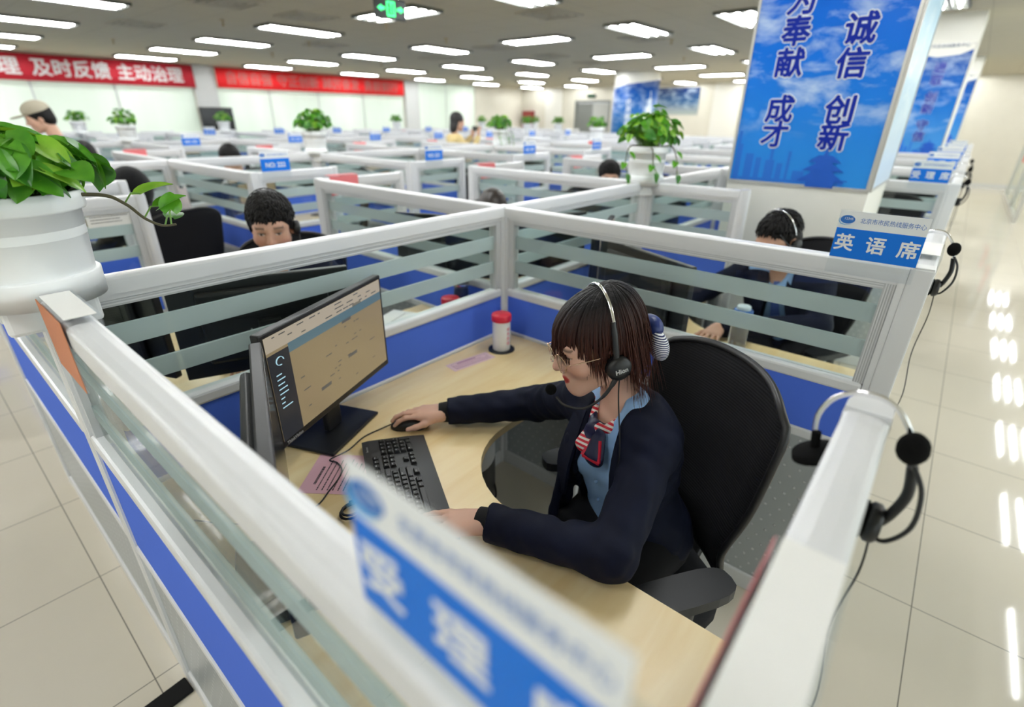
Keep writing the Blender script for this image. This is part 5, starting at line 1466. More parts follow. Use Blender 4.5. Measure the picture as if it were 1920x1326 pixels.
def figure(name, label, C, hyaw, hpitch, byaw, hip, h=.005, hroll=0.0, elbows=None, wrists=None, hands=None, female=False, skin=(.60,.36,.255), lips=(.45,.16,.14),
           suit=None, shirt=None, trou=None, standing=False, knees=None, feet=None, scale=1.0, neck=None, open_front=True, group=None, hsc=1.0, width=1.0, opening=(.018,.075), hair='short', drop=None, fringe=.052, receding=0.0):
    """a whole person: one body mesh; clothing and hair are its children"""
    hd = Head(C, hyaw, hpitch, hroll, hsc)
    y = math.radians(byaw); F = V3((math.cos(y), math.sin(y), 0)); R = V3((math.sin(y), -math.cos(y), 0)); Z = V3((0,0,1))
    hip = V3(hip); N = V3(neck) if neck is not None else hd.w(0,-.045,-.125)-Z*.045
    ax = nrm(N-hip); Ft = nrm(F-ax*(F @ ax)); T = np.linalg.norm(N-hip)
    at = lambda f, r=0, u=0, fw=0: hip+(N-hip)*f+R*r+Ft*fw
    o = thing(name, label, 'person', (hip[0], hip[1], 0.0), 0, group); org = V3(o.location)
    sw = (.130 if female else .182)*width; scr = .046 if female else .052
    sh = [at(.87, q*sw, 0, -.005) for q in (-1, 1)]
    drop = [V3(v) for v in (drop or ((0,0,0),(0,0,0)))]; sh = [sh[i]+drop[i] for i in (0, 1)]
    suit = suit or M_SUIT; shirt = shirt or M_SHIRT; trou = trou or M_TROU
    def torso(g):
        w = width*(.90 if female else 1.0)
        P = [ell(at(.02), V3((.160*w+g, .112+g, .11+g)), (R, Ft, ax), .05), ell(at(.36), V3((.128*w+g, .098+g, .14+g)), (R, Ft, ax), .06), ell(at(.68,0,0,.004), V3((.152*w+g, .108+g, .155+g)), (R, Ft, ax), .06)]
        P.append(cap(at(.88,-sw*.82,0,-.012)+drop[0]*.9, at(.9,0,0,-.012), scr+g, None, .05)); P.append(cap(at(.9,0,0,-.012), at(.88,sw*.82,0,-.012)+drop[1]*.9, scr+g, None, .05)); P.append(cap(at(.84,0,0,-.01), at(.96,0,0,-.01), .085+g, .040+g, .04))
        if female: P += [ell(at(.63,q*.062,0,.075), V3((.056+g,.045+g,.055+g)), (R, Ft, ax), .03) for q in (-1, 1)]
        return P
    B = torso(-.012)+[cap(at(.93,0,0,-.01), hd.w(0,-.035,-.045), .054*hsc*(.88 if female else 1.05), .050*hsc*(.86 if female else 1.05), .03)]+hd.prims(female)
    el = [V3(e) if e is not None else None for e in (elbows or (None, None))]; wr = [V3(e) if e is not None else None for e in (wrists or (None, None))]
    arm = lambda g, ga: sum([[cap(sh[i], el[i], .047*width+g, .037+ga, .03), cap(el[i], wr[i], .036+ga, .026+ga, .02)] for i in (0, 1) if el[i] is not None], [])
    B += arm(-.006, -.003)
    for i in (0, 1):
        if hands and hands[i]: B += hand_prims(wr[i], **hands[i])
    if knees is None and not standing:
        knees = [hip+F*.42+R*q*.10-Z*.02 for q in (-1, 1)]; feet = [k-F*.03-Z*(k[2]-.075) for k in knees]
    if standing:
        knees = [hip+R*q*.095-Z*(hip[2]-.50)+F*.03 for q in (-1, 1)]; feet = [hip+R*q*.105-Z*(hip[2]-.075)+F*.05*q for q in (-1, 1)]
    hj = [hip+R*q*.085-Z*.01 for q in (-1, 1)]
    under = [] if standing else [slab((hip[0], hip[1], .395), (R, F, Z), (.27,.27,.10), .02)]
    legs = lambda g: sum([[cap(hj[i], knees[i], .080+g, .055+g, .04), cap(knees[i], feet[i], .054+g, .036+g, .03)] for i in (0, 1)], [])
    B += legs(-.014)
    B += sum([[cap(feet[i], feet[i]+F*.13-Z*.025, .034, .028, .02)] for i in (0, 1)], [])
    body = solid('body', B+under, h, M_SKIN, o, org, hd.paint(skin, lips, down=hpitch > 9))
    solid('trousers', legs(.006)+[ell(at(.0), V3((.160*width*(.9 if female else 1)+.006, .118, .10)), (R, Ft, ax), .05)]+under, max(h, .006), trou, o, org)
    for i in (0, 1):
        solid('shoe', [cap(feet[i]-Z*.03-F*.02, feet[i]+F*.15-Z*.035, .040, .036, .02, 'u')], .006, M_SHOE, o, org)
    SB = torso(.0)+[ell(at(1.02,0,0,.050), (.034 if female else .040, .060, .062), (R, Ft, ax), .006, 's')]
    SB += [cap(at(.97,0,0,-.01), hd.w(0,-.035,-.105), .060*hsc*(.9 if female else 1.05), .058*hsc*(.9 if female else 1.05), .02), cap(at(.9,0,0,.0), hd.w(0,-.03,-.03), .054*hsc, .049*hsc, .004, 's')] if False else []
    solid('shirt', SB+under, max(h, .005), shirt, o, org)
    g = .016
    JB = torso(g)+arm(.010, .017)
    JB.append(ell(at(-.05), V3((.172*width*(.92 if female else 1)+g*.6, .118+g*.6, .13)), (R, Ft, ax), .05))
    for i in (0, 1):
        if el[i] is not None:
            e2 = wr[i]+(nrm(el[i]-wr[i]))*.005; JB.append(slab(wr[i]+nrm(wr[i]-el[i])*.045, (nrm(wr[i]-el[i]), R, Z), (.05,.07,.07), .004))
    JB += under
    JB.append(slab(at(1.02)+ax*.12, (ax, R, Ft), (.12,.12,.12), .012))
    if open_front:
        JB.append(slab(at(.60,.0,0,.16), (ax, R, Ft), (.44*T, .05, .155), .006, 's', (0, 1, opening[1], opening[0])))
        JB.append(slab(at(.93,0,0,.115), (ax, R, Ft), (.15*T, .06, .105), .006, 's', (0, 1, .010, .062)))
    return o, body, hd, dict(at=at, R=R, F=Ft, ax=ax, JB=JB, org=org, sh=sh, el=el, wr=wr, N=N, T=T, suit=suit, h=h, torso=torso, arm=arm)
def finish_jacket(o, d, name='jacket', extra=(), m=None, wob=None):
    return solid(name, d['JB']+list(extra), max(d['h'], .005), m or d['suit'], o, d['org'], None, wob)
def ribbon(m, pts, w, upvs, th=.004):
    """a flat band along pts, w wide"""
    vs = []; n = len(pts)
    for i, p in enumerate(pts):
        p = Vector(p); t = (Vector(pts[min(i+1, n-1)])-Vector(pts[max(i-1, 0)])).normalized(); u = Vector(upvs[i] if isinstance(upvs, list) else upvs); s = t.cross(u).normalized(); q = s.cross(t)
        ww = w[i] if isinstance(w, (list, tuple)) else w
        vs += [p-s*ww/2-q*th/2, p+s*ww/2-q*th/2, p+s*ww/2+q*th/2, p-s*ww/2+q*th/2]
    fs = [(i*4+k, i*4+(k+1) % 4, i*4+4+(k+1) % 4, i*4+4+k) for i in range(n-1) for k in range(4)]+[(3,2,1,0), (n*4-4, n*4-3, n*4-2, n*4-1)]
    return m.add(vs, fs, 0, False)
def collar(o, hd, d, m, r=.062, drop=.0, nm='shirt_collar', fl=1.0):
    """turned-down shirt collar open at the throat"""
    org = Vector(d['org']); N = d['at'](.985, 0, 0, .0)-d['ax']*drop; mb = MB(); n = 22; vs = []
    for i in range(n+1):
        a = math.radians(-148+296*i/n); fr = abs(a)/math.radians(148)
        dr = d['R']*math.sin(a)*r*1.02-d['F']*math.cos(a)*r*.96
        zc = -.030*fr**2.0
        for rr_, zz in ((.0, .020-.012*fr), (.010, .022-.014*fr), ((.012+.006*fr)*fl, (-.006-.044*fr**3)*fl), (.006, (-.008-.042*fr**3)*fl)):
            p = N+dr*(1+rr_/r)+d['ax']*(zz+zc); vs.append(Vector(p)-org)
    fs = [(i*4+k, i*4+(k+1) % 4, i*4+4+(k+1) % 4, i*4+4+k) for i in range(n) for k in range(4)]+[(3,2,1,0), (n*4, n*4+1, n*4+2, n*4+3)]
    mb.add(vs, fs, 0, True); return mb.build(nm, m, o)
def lapels(o, d, m, top=.97, bot=.42, hw=(.075,.03)):
    org = Vector(d['org']); at, R = d['at'], d['R']
    for q in (-1, 1):
        pts, ws, ups = [], [], []
        for i in range(9):
            t = i/8; f = top+(bot-top)*t; r = q*(hw[0]+(hw[1]-hw[0])*t+.012)
            fw = .052+.086*math.sin(min(1, t*1.35)*PI/2)+.012
            pts.append(Vector(at(f, r, 0, fw))-org); ws.append(.018+.045*math.sin(min(1, .25+t*.75)*PI)**.8); ups.append(Vector(d['F']+R*q*.45))
        mb = MB(); ribbon(mb, pts, ws, ups, .008); mb.build('lapel', m, o)
# ------------------------------------------------------------------ the woman at the near desk
HC, HYAW = (-.703, -.897, 1.160), 147.0
BY = 174
up = (0, 0, 1)
RW, RD = V3((-.742,-.405,.791)), V3((-.69,.73,.06))
LW, LD = V3((-1.015,-.832,.793)), V3((-.66,.75,.02))
hands = [dict(D=LD, Nv=up, S=(.77,.63,0), bends=[(.10,.30,.2),(.12,.32,.2),(.14,.34,.22),(.18,.34,.22)], sc=.98, thumb=(.80,.50,-.25), tb=.25, spread=.07),
         dict(D=RD, Nv=(0,0,1), S=(-.73,-.69,-.1), bends=[(.10,.42,.38),(.08,.40,.42),(.22,.50,.45),(.35,.55,.45)], sc=.98, thumb=(.86,.42,-.30), tb=.18, spread=.06)]
wom, wbody, HD, D_ = figure('person', 'woman in navy jacket with round glasses and headset typing at the near desk', HC, HYAW, 14.0, BY, (-.592,-1.000,.595), h=.0034, hroll=0.0,
    elbows=[(-.925,-1.105,.809), (-.545,-.610,.814)], wrists=[LW, RW], hands=hands, female=True, skin=(.70,.42,.31), lips=(.50,.045,.045), neck=(-.648,-.950,1.005), hsc=.965, opening=(.034,.098), drop=((-.040,.018,-.028),(0,0,0)))
at, Rv, Fv, Av, org = D_['at'], D_['R'], D_['F'], D_['ax'], D_['org']
extra = [cap(at(.76,.090,0,.105), at(.0,.150,0,.195), .012, .014, .02, 'u', None), cap(at(.5,.115,0,.095), at(.0,.155,0,.13), .016, .020, .03),
         cap(at(.62,-.095,0,.100), at(.05,-.085,0,.125), .012, .013, .02), cap(at(.85,-.055,0,.06), at(.35,-.105,0,.10), .014, .016, .03)]
folds = lambda X, Y, Z: .0024*np.sin(75*(X*.5-Y*.3+Z*1.2)+2.2*np.sin(21*(X+Y)))*np.sin(30*(X-Y*1.2)+1.3)+.0016*np.sin(120*(X*.6+Y*.5-Z*.7)+1.8*np.sin(26*(Y-X+Z)))
finish_jacket(wom, D_, 'jacket', extra, None, folds)
lapels(wom, D_, M_SUIT, .95, .38, (.060,.092))
collar(wom, HD, D_, M_SHIRT, .055)
collar(wom, HD, D_, M_SUIT, .069, .016, 'jacket_collar', 1.1)
rel = lambda p: Vector(p)-Vector(org)
# knit cuffs between sleeve and hand
for W_, E_ in ((LW, V3((-.925,-1.105,.809))), (RW, V3((-.545,-.610,.814)))):
    dv = nrm(W_-E_); cu = MB().tube([rel(W_-dv*.055), rel(W_-dv*.01), rel(W_+dv*.022)], [.036,.034,.031], 18); cu.build('cuff', M_KNIT, wom)
# shirt buttons
for f in (.30, .44, .58):
    b = MB().ball(rel(at(f, .0, 0, .118+.010*math.sin(f*3))), .0055, 0, 1, 1, 1, 10); b.build('shirt_button', mat('blue_button', (.22,.38,.66), .3), wom)
# neckerchief: knot and two tails
def scarf_mat():
    m = bpy.data.materials.new('striped_scarf_silk'); m.use_nodes = True
    N, L = nodes_of(m); b = N['Principled BSDF']
    tc = N.new('ShaderNodeTexCoord'); mp = N.new('ShaderNodeMapping'); mp.inputs['Rotation'].default_value = (.5, .9, .4)
    L.new(tc.outputs['Object'], mp.inputs[0])
    w = N.new('ShaderNodeTexWave'); w.inputs['Scale'].default_value = 26; w.inputs['Distortion'].default_value = 2.5; w.inputs['Detail'].default_value = 0; w.inputs['Detail Scale'].default_value = .6
    L.new(mp.outputs[0], w.inputs['Vector'])
    r = N.new('ShaderNodeValToRGB'); r.color_ramp.interpolation = 'CONSTANT'; e = r.color_ramp.elements
    e[0].color = (.62,.012,.035,1); e[1].position = .55; e[1].color = (.80,.74,.70,1)
    L.new(w.outputs['Fac'], r.inputs[0])
    n = N.new('ShaderNodeTexNoise'); n.inputs['Scale'].default_value = 13; L.new(tc.outputs['Object'], n.inputs['Vector'])
    q = N.new('ShaderNodeMath'); q.operation = 'GREATER_THAN'; q.inputs[1].default_value = .54; L.new(n.outputs['Fac'], q.inputs[0])
    L.new(mixcol(N, L, q.outputs[0], r.outputs[0], (.012,.014,.055)), b.inputs['Base Color']); b.inputs['Roughness'].default_value = .4
    return m
M_SCARF = scarf_mat()
M_NAVYS = mat('navy_scarf_silk', (.010,.012,.045), .42); M_REDS = mat('red_scarf_stripe', (.55,.012,.04), .42)
kn = [ell(at(.925,.008,0,.096), V3((.022,.018,.022)), (Rv, Fv, Av), .010), cap(at(.93,.025,0,.085), at(.99,.052,0,.030), .013, .009, .012, 'u', (Fv, 1.6)), cap(at(.93,-.02,0,.085), at(.99,-.050,0,.03), .013, .009, .012, 'u', (Fv, 1.6)),
      cap(at(.91,.018,0,.106), at(.83,.026,0,.132), .015, .022, .010, 'u', (Fv, 2.4))]
ne = solid('neckerchief', kn, .0032, M_SCARF, wom, org)
solid('scarf_tail', [cap(at(.915,-.012,0,.106), at(.80,-.010,0,.138), .018, .030, .008, 'u', (Fv, 2.8))], .0032, M_NAVYS, wom, org)
for (r0, r1, f0, f1) in ((-.022,-.034,.90,.80), (.004,.016,.88,.80)):
    mb = MB(); ribbon(mb, [rel(at(f0+(f1-f0)*i/5, r0+(r1-r0)*i/5, 0, .119+.029*i/5)) for i in range(6)], .007, Vector(Fv)); mb.build('scarf_stripe', M_REDS, wom)
mb = MB(); ribbon(mb, [rel(at(.795, -.034+.050*i/5, 0, .1475)) for i in range(6)], .007, Vector(Fv)); mb.build('scarf_stripe', M_REDS, wom)

# hair: a cap under several hundred tapering locks
hair = [HD.e((0,-.022,.046), (.083,.104,.092), .01), HD.e((0,-.062,-.035), (.070,.052,.075), .03), HD.e((0,.135,-.05), (.098,.085,.110), .010, 's'), HD.e((0,.06,-.10), (.13,.08,.085), .01, 's')]
hp = solid('hair', hair, .0045, M_HAIRW, wom, org, lambda Q: np.zeros((len(Q), 3)))
rr = random.Random(8)
lk_v, lk_f, lk_c = [], [], []
def lock(pts, r0, tipc):
    pts = [Vector(p) for p in pts]; n = len(pts); base = len(lk_v); prev = None
    for i, p in enumerate(pts):
        t = (pts[min(i+1, n-1)]-pts[max(i-1, 0)]).normalized()
        outd = (p-Vector(HD.w(0,-.02,.03))); a = outd-t*outd.dot(t); a.normalize(); b = t.cross(a)
        u = i/(n-1); r = r0*(.75+.5*math.sin(PI*min(1, u*1.2)))*(1-u**2.2)+.0003
        for k in range(5):
            an = 2*PI*k/5; lk_v.append(p+a*math.cos(an)*r*.5+b*math.sin(an)*r); lk_c.append(max(0, min(1, (u-.32)/.6))*tipc)
    for i in range(n-1):
        for k in range(5): lk_f.append((base+i*5+k, base+i*5+(k+1) % 5, base+i*5+5+(k+1) % 5, base+i*5+5+k))
def hair_path(phi, end_z, jit, flare=0.0, crown=(.0,-.035)):
    """phi: 0 in front, positive to the wearer's right; runs from the crown over the skull, then hangs"""
    rx, ry, rz = .0855, .107, .0945; c = (0, -.022, .046); pts = []; n = 12
    s, q = math.sin(phi), math.cos(phi)
    if q > 0: ry = .107+.011*q
    for i in range(n):
        u = i/(n-1); th = .015+u*1.535
        rad = math.sin(th); k = 1+jit*.5*u
        x = c[0]+rx*rad*s*k+crown[0]*(1-rad); y = c[1]+ry*rad*q*k+crown[1]*(1-rad); z = c[2]+rz*math.cos(th)*(1+jit*.3)
        pts.append((x, y, z))
    x, y, z = pts[-1]; steps = 5
    if end_z < z:
        for i in range(1, steps+1):
            u = i/steps; zz = z+(end_z-z)*u
            sh = 1-(.10*u*u if q < .3 else -.01*u)+flare*u*(1 if q < .3 else .2)
            pts.append((x*sh+jit*.15*u, (y-c[1])*sh+c[1]+jit*.1*u, zz))
    else:
        m = max(3, int(n*(1-(end_z-(c[2]))/rz*.62))); pts = pts[:m]
    return [HD.w(*p) for p in pts]
for i in range(560):
    phi = rr.uniform(-PI, PI); ap = abs(phi); j = rr.uniform(-.06, .09)
    if ap < .80: ez = -.010+rr.uniform(-.020, .022)
    elif ap < 1.15: ez = -.008-(ap-.80)/.35*.06+rr.uniform(-.02, .015)
    elif ap < 1.75: ez = -.062+rr.uniform(-.03, .02)
    else: ez = -.115+rr.uniform(-.045, .02)
    if 1.22 < ap < 1.62 and rr.random() < .5: ez = -.03+rr.uniform(-.03, .02)
    lock(hair_path(phi, ez, j, rr.uniform(-.02, .10)), rr.uniform(.0035, .0062), rr.uniform(.55, 1.0))
for i in range(110):
    phi = rr.choice((-1, 1))*rr.uniform(1.7, 2.9); lock(hair_path(phi, -.15+rr.uniform(-.05, .02), rr.uniform(.02, .16), rr.uniform(.10, .50)), rr.uniform(.0016, .003), 1.0)
me = bpy.data.meshes.new('hair_locks'); me.from_pydata([rel(v) for v in lk_v], [], lk_f); me.materials.append(M_HAIRW)
me.polygons.foreach_set('use_smooth', [True]*len(lk_f))
cl = me.color_attributes.new('paint', 'FLOAT_COLOR', 'POINT'); cl.data.foreach_set('color', [q for c in lk_c for q in (c, c, c, 1)])
lo_ = bpy.data.objects.new('hair_locks', me); COL.objects.link(lo_); lo_.parent = hp
# hair net and bow at the nape
def net_mat():
    m = bpy.data.materials.new('white_striped_ribbon'); m.use_nodes = True
    N, L = nodes_of(m); b = N['Principled BSDF']; tc = N.new('ShaderNodeTexCoord')
    w = N.new('ShaderNodeTexWave'); w.bands_direction = 'Z'; w.inputs['Scale'].default_value = 62; w.inputs['Distortion'].default_value = 1.0; L.new(tc.outputs['Object'], w.inputs['Vector'])
    r = N.new('ShaderNodeValToRGB'); r.color_ramp.interpolation = 'CONSTANT'; r.color_ramp.elements[0].color = (.012,.02,.11,1); r.color_ramp.elements[1].position = .5; r.color_ramp.elements[1].color = (.82,.83,.86,1)
    L.new(w.outputs['Fac'], r.inputs[0]); L.new(r.outputs[0], b.inputs['Base Color']); b.inputs['Roughness'].default_value = .5
    return m
bow = thing('hair_bow', 'navy and white striped ribbon bow at the back of the woman\'s hair', 'hair bow', (0,0,0))
solid('striped_loop', [ell(HD.w(-.028,-.152,-.050), (.034,.022,.040), HD.A, .01)], .004, net_mat(), bow, (0,0,0))
solid('navy_loop', [ell(HD.w(.006,-.156,-.010), (.038,.026,.030), HD.A, .01), cap(HD.w(0,-.150,-.03), HD.w(-.005,-.170,-.085), .014, .010, .01)], .004, mat('navy_ribbon', (.012,.03,.16), .35), bow, (0,0,0))
solid('knot', [ell(HD.w(-.006,-.148,-.030), (.012,.016,.012), HD.A, .01)], .003, mat('navy_ribbon_2', (.010,.022,.12), .35), bow, (0,0,0))
# glasses
gl = thing('glasses', 'round gold rimmed glasses worn by the woman', 'glasses', (0,0,0))
M_GOLD = mat('gold_wire', (.80,.58,.42), .22, 1.0)
for q in (-1, 1):
    c = (q*.0335, .1095, .002); rim = MB()
    pts = [HD.w(c[0]+.0245*math.cos(a), c[1]-.0035*abs(math.cos(a)*q+.0)-.004*max(0, q*math.cos(a)), c[2]+.0245*math.sin(a)) for a in [2*PI*k/28 for k in range(29)]]
    rim.tube(pts, .0011, 6, cap=False).build('rim', M_GOLD, gl)
    ln = MB(); ln.add([HD.w(c[0]+.0238*math.cos(a), c[1]-.0035*abs(math.cos(a))-.004*max(0, q*math.cos(a))+e, c[2]+.0238*math.sin(a)) for e in (-.0005, .0005) for a in [2*PI*k/24 for k in range(24)]], [tuple(range(24)), tuple(range(47, 23, -1))]+[(k, (k+1) % 24, 24+(k+1) % 24, 24+k) for k in range(24)]); ln.build('lens', M_ACRYL, gl)
    MB().tube(smooth_path([HD.w(q*.0580,.1020,.006), HD.w(q*.068,.094,.008), HD.w(q*.0785,.03,.006), HD.w(q*.0800,-.008,.004), HD.w(q*.079,-.025,-.015)], 5), .0012, 6).build('temple', M_GOLD, gl)
MB().tube(smooth_path([HD.w(-.0095,.110,.006), HD.w(0,.1125,.010), HD.w(.0095,.110,.006)], 5), .0011, 6).build('bridge', M_GOLD, gl)
# her headset
hs = thing('headset', 'black and chrome telephone headset worn by the woman with glasses', 'headset', (0,0,0))
arc = [HD.w(-.0945*math.cos(a)*(1 if math.cos(a) > 0 else .98), -.010-.020*math.sin(a), .030+.120*math.sin(a)) for a in [math.radians(28+152*k/16) for k in range(17)]]
MB().tube(arc, 0.0020, 8, flat=1.9, upv=HD.F).build('headband', M_CHROME, hs)
MB().tube(smooth_path([HD.w(-.0855,-.017,.088), HD.w(-.0930,-.012,.050), HD.w(-.0965,-.008,.010), HD.w(-.0965,-.006,-.012)], 5), [.0058]*3+[.0075]*13, 8, flat=.55, upv=HD.R).build('slider_arm', M_BLACK, hs)
Mc = Matrix(((*[0]*4,),)*4)
def hframe(x, y, z, zdir, xdir):
    zz = Vector(zdir).normalized(); xx = Vector(xdir); xx = (xx-zz*xx.dot(zz)).normalized(); yy = zz.cross(xx); p = HD.w(x, y, z)
    return Matrix(((xx.x, yy.x, zz.x, p[0]), (xx.y, yy.y, zz.y, p[1]), (xx.z, yy.z, zz.z, p[2]), (0,0,0,1)))
Mc = hframe(-.099, -.010, -.026, -HD.R, HD.F)
cup = MB().lathe([(.001,-.014),(.024,-.014),(.029,-.008),(.029,.002),(.024,.008),(.010,.0105),(.001,.011)], 28, 0, Mc).build('ear_cup', M_BLACK, hs)
MB().lathe([(.001,-.024),(.022,-.024),(.028,-.018),(.028,-.012),(.001,-.012)], 24, 0, hframe(-.099, -.010, -.026, -HD.R, HD.F)).build('ear_cushion', M_FOAM, cup)
text_mesh('logo', 'Hion', .0155, M_LOGO, cup, hframe(-.1102, -.010, -.027, -HD.R, -HD.F), offset=.0006, extrude=.0002)
boom = smooth_path([HD.w(-.102,.005,-.048), HD.w(-.100,.040,-.082), HD.w(-.083,.085,-.108), HD.w(-.050,.122,-.104), HD.w(-.024,.132,-.090)], 6)
MB().tube(boom, [.0058]*3+[.0042]*4+[.0030]*(len(boom)-7), 8).build('microphone_boom', M_BLACK, hs)
MB().ball(HD.w(-.012,.138,-.072), .0135, 0, 1.0, 1.0, 1.0).build('microphone_foam', M_FOAM, hs)
cabp = smooth_path([HD.w(-.103,-.004,-.050), HD.w(-.105,.006,-.10), at(.86,-.075,0,.118), at(.62,-.085,0,.165), at(.40,-.09,0,.162), at(.2,-.085,0,.168), at(.05,-.06,0,.155)], 6)
MB().tube(cabp, .0016, 6).build('cable', M_BLACK, hs)
# ------------------------------------------------------------------ the others
def worn_headset(hd, label, side=-1, mic_up=False):
    t = thing('headset', label, 'headset', (0,0,0)); q = side
    arc = [hd.w(q*.091*math.cos(a), -.010-.015*math.sin(a), .030+.118*math.sin(a)) for a in [math.radians(5+170*k/14) for k in range(15)]]
    MB().tube(arc, .0018, 8, flat=1.8, upv=hd.F).build('headband', M_CHROME if mic_up else M_BLACK, t)
    zz = Vector(hd.R*q); p = hd.w(q*.094, -.008, -.012)
    M = frame_of(p, Vector(hd.F), Vector(hd.U) if q > 0 else -Vector(hd.U))
    MB().lathe([(.001,-.016),(.022,-.016),(.028,-.010),(.028,.004),(.020,.010),(.001,.010)], 18, 0, M).build('ear_cup', M_BLACK, t)
    if mic_up: b = [hd.w(q*.098,.0,-.01), hd.w(q*.104,.055,.03), hd.w(q*.098,.085,.085), hd.w(q*.085,.09,.115)]
    else: b = [hd.w(q*.098,0,-.02), hd.w(q*.095,.05,-.075), hd.w(q*.07,.105,-.095), hd.w(q*.03,.128,-.082)]
    MB().tube(smooth_path(b, 5), .003, 6).build('microphone_boom', M_BLACK, t)
    MB().ball(b[-1], .013).build('microphone_foam', M_FOAM, t)
    return t
flat_bends = [(.2,.35,.25)]*4
def seated(label, C, hyaw, hp, byaw, hip, el, wr, h=.006, hd_dirs=None, **kw):
    y = math.radians(byaw); F = V3((math.cos(y), math.sin(y), 0)); R = V3((math.sin(y), -math.cos(y), 0))
    hands = [dict(D=F, Nv=up, S=R, bends=flat_bends), dict(D=F, Nv=up, S=-R, bends=flat_bends)]
    return figure('person', label, C, hyaw, hp, byaw, hip, h=h, elbows=el, wrists=wr, hands=hands, **kw)
def auto_arms(hip, C, byaw, reach=.33, z=.82, spread=.20, wz=.79):
    y = math.radians(byaw); F = V3((math.cos(y), math.sin(y), 0)); R = V3((math.sin(y), -math.cos(y), 0)); N = V3((C[0], C[1], 0))
    el = [N+F*.05+R*q*(spread+.06)+V3((0,0,z+.02)) for q in (-1, 1)]; wr = [N+F*reach+R*q*spread*.55+V3((0,0,wz)) for q in (-1, 1)]
    return el, wr
# young man behind the back screen
C = (-.715, .615, 1.235); by = 232
hip = (-.57, .86, .60); el, wr = auto_arms(hip, C, by, .25)
o, b, hd, d = seated('young man with black hair and headset behind the back screen, facing the camera', C, 238, 14, by, hip, el, wr, h=.0052, skin=(.60,.35,.25), neck=(-.69,.66,1.075))
finish_jacket(o, d); collar(o, hd, d, M_SHIRT, .064); collar(o, hd, d, M_SUIT, .078, .018, 'jacket_collar', 1.1); lapels(o, d, M_SUIT, .95, .42, (.055,.075))
h_ = hd.short_hair('hair', o, d['org'], .004, M_HAIR, 0.0, .010); tufts(hd, h_, d['org'], M_HAIR, 900, 3, .028, .068)
worn_headset(hd, 'black headset worn by the young man behind the back screen', -1)
# man in the dark suit by the aisle
C = (.945, -.875, 1.135); by = 182
hip = (1.10, -.97, .60); el, wr = [(.80,-1.15,.82), (.93,-.60,.84)], [(.56,-.80,.79), (.62,-.52,.79)]
o, b, hd, d = seated('man in dark suit and blue tie looking down, beside the sky poster column', C, 158, 26, by, hip, el, wr, h=.005, skin=(.62,.36,.25), neck=(1.01,-.905,.99), opening=(.035,.062))
finish_jacket(o, d); collar(o, hd, d, M_SHIRT, .064); collar(o, hd, d, M_SUIT, .078, .018, 'jacket_collar', 1.1); lapels(o, d, M_SUIT, .95, .42, (.055,.075))
h_ = hd.short_hair('hair', o, d['org'], .004, M_HAIR, .030, .006); tufts(hd, h_, d['org'], M_HAIR, 900, 4, .032, .082)
tie = MB(); ribbon(tie, [Vector(d['at'](.93-.62*i/8, 0, 0, .075+.052*math.sin(min(1, i/4)*PI/2)+.004))-Vector(d['org']) for i in range(9)], [.026,.034,.030,.034,.040,.046,.050,.054,.02], Vector(d['F']), .006)
tie.build('tie', mat('blue_tie_silk', (.06,.11,.36), .4), o)
worn_headset(hd, 'headset with raised microphone worn by the man in dark suit', -1, True)
# woman whose crown shows behind the centre post
C = (.70, .70, 1.105); by = 225
hip = (.86, .93, .58); el, wr = auto_arms(hip, C, by, .25)
o, b, hd, d = seated('person of whom only dark brown hair shows behind the centre post', C, 225, 20, by, hip, el, wr, h=.007, female=True)
finish_jacket(o, d)
hd.short_hair('hair', o, d['org'], .005, mat('dark_brown_hair', (.018,.011,.008), .4), 0.0, .018)
# man whose forehead shows beyond the far glass
C = (2.06, .685, 1.215); by = 228
hip = (2.20, .86, .60); el, wr = auto_arms(hip, C, by, .22)
o, b, hd, d = seated('man with short black hair, forehead showing above glass left of the trailing plant', C, 217, 12, by, hip, el, wr, h=.006)
finish_jacket(o, d); collar(o, hd, d, M_SHIRT, .066)
h_ = hd.short_hair('hair', o, d['org'], .0045, M_HAIR, 0.0, .010); tufts(hd, h_, d['org'], M_HAIR, 500, 5, .026, .066)
# hooded person seated at the left, seen from behind
C = (-.68, 2.50, 1.19); by = 105
hip = (-.56, 2.42, .62); el, wr = auto_arms(hip, C, by, .25)
M_HOOD = mat('black_fleece', (.006,.006,.007), .95, noise=.3, nscale=60, bump=.6, bscale=300, spec=.15, sheen=.2)
o, b, hd, d = seated('person in black hooded fleece seated at the left behind the flowerpot', C, 100, 15, by, hip, el, wr, h=.007, suit=M_HOOD, open_front=False, width=1.12)
finish_jacket(o, d, 'fleece', [ell(d['at'](1.0,0,0,-.06), (.11,.08,.08), (d['R'], d['F'], d['ax']), .05), hd.e((0,-.025,.02), (.108,.118,.135), .03), hd.e((0,.14,-.03), (.075,.10,.10), .02, 's')])
hd.short_hair('hair', o, d['org'], .005, M_HAIR, 0.0, .02)
# two heads in the farther rows
for C, by, lb in [((-.45, 4.48, 1.28), 235, 'person with black hair partly hidden right of the capped person'), ((.74, 4.42, 1.225), 200, 'person whose black hair shows below the television')]:
    y = math.radians(by); hip = (C[0]-.12*math.cos(y), C[1]-.12*math.sin(y), .60); el, wr = auto_arms(hip, C, by, .25)
    o, b, hd, d = seated(lb, C, by, 18, by, hip, el, wr, h=.009)
    finish_jacket(o, d); hd.short_hair('hair', o, d['org'], .006, M_HAIR, 0.0, .014)
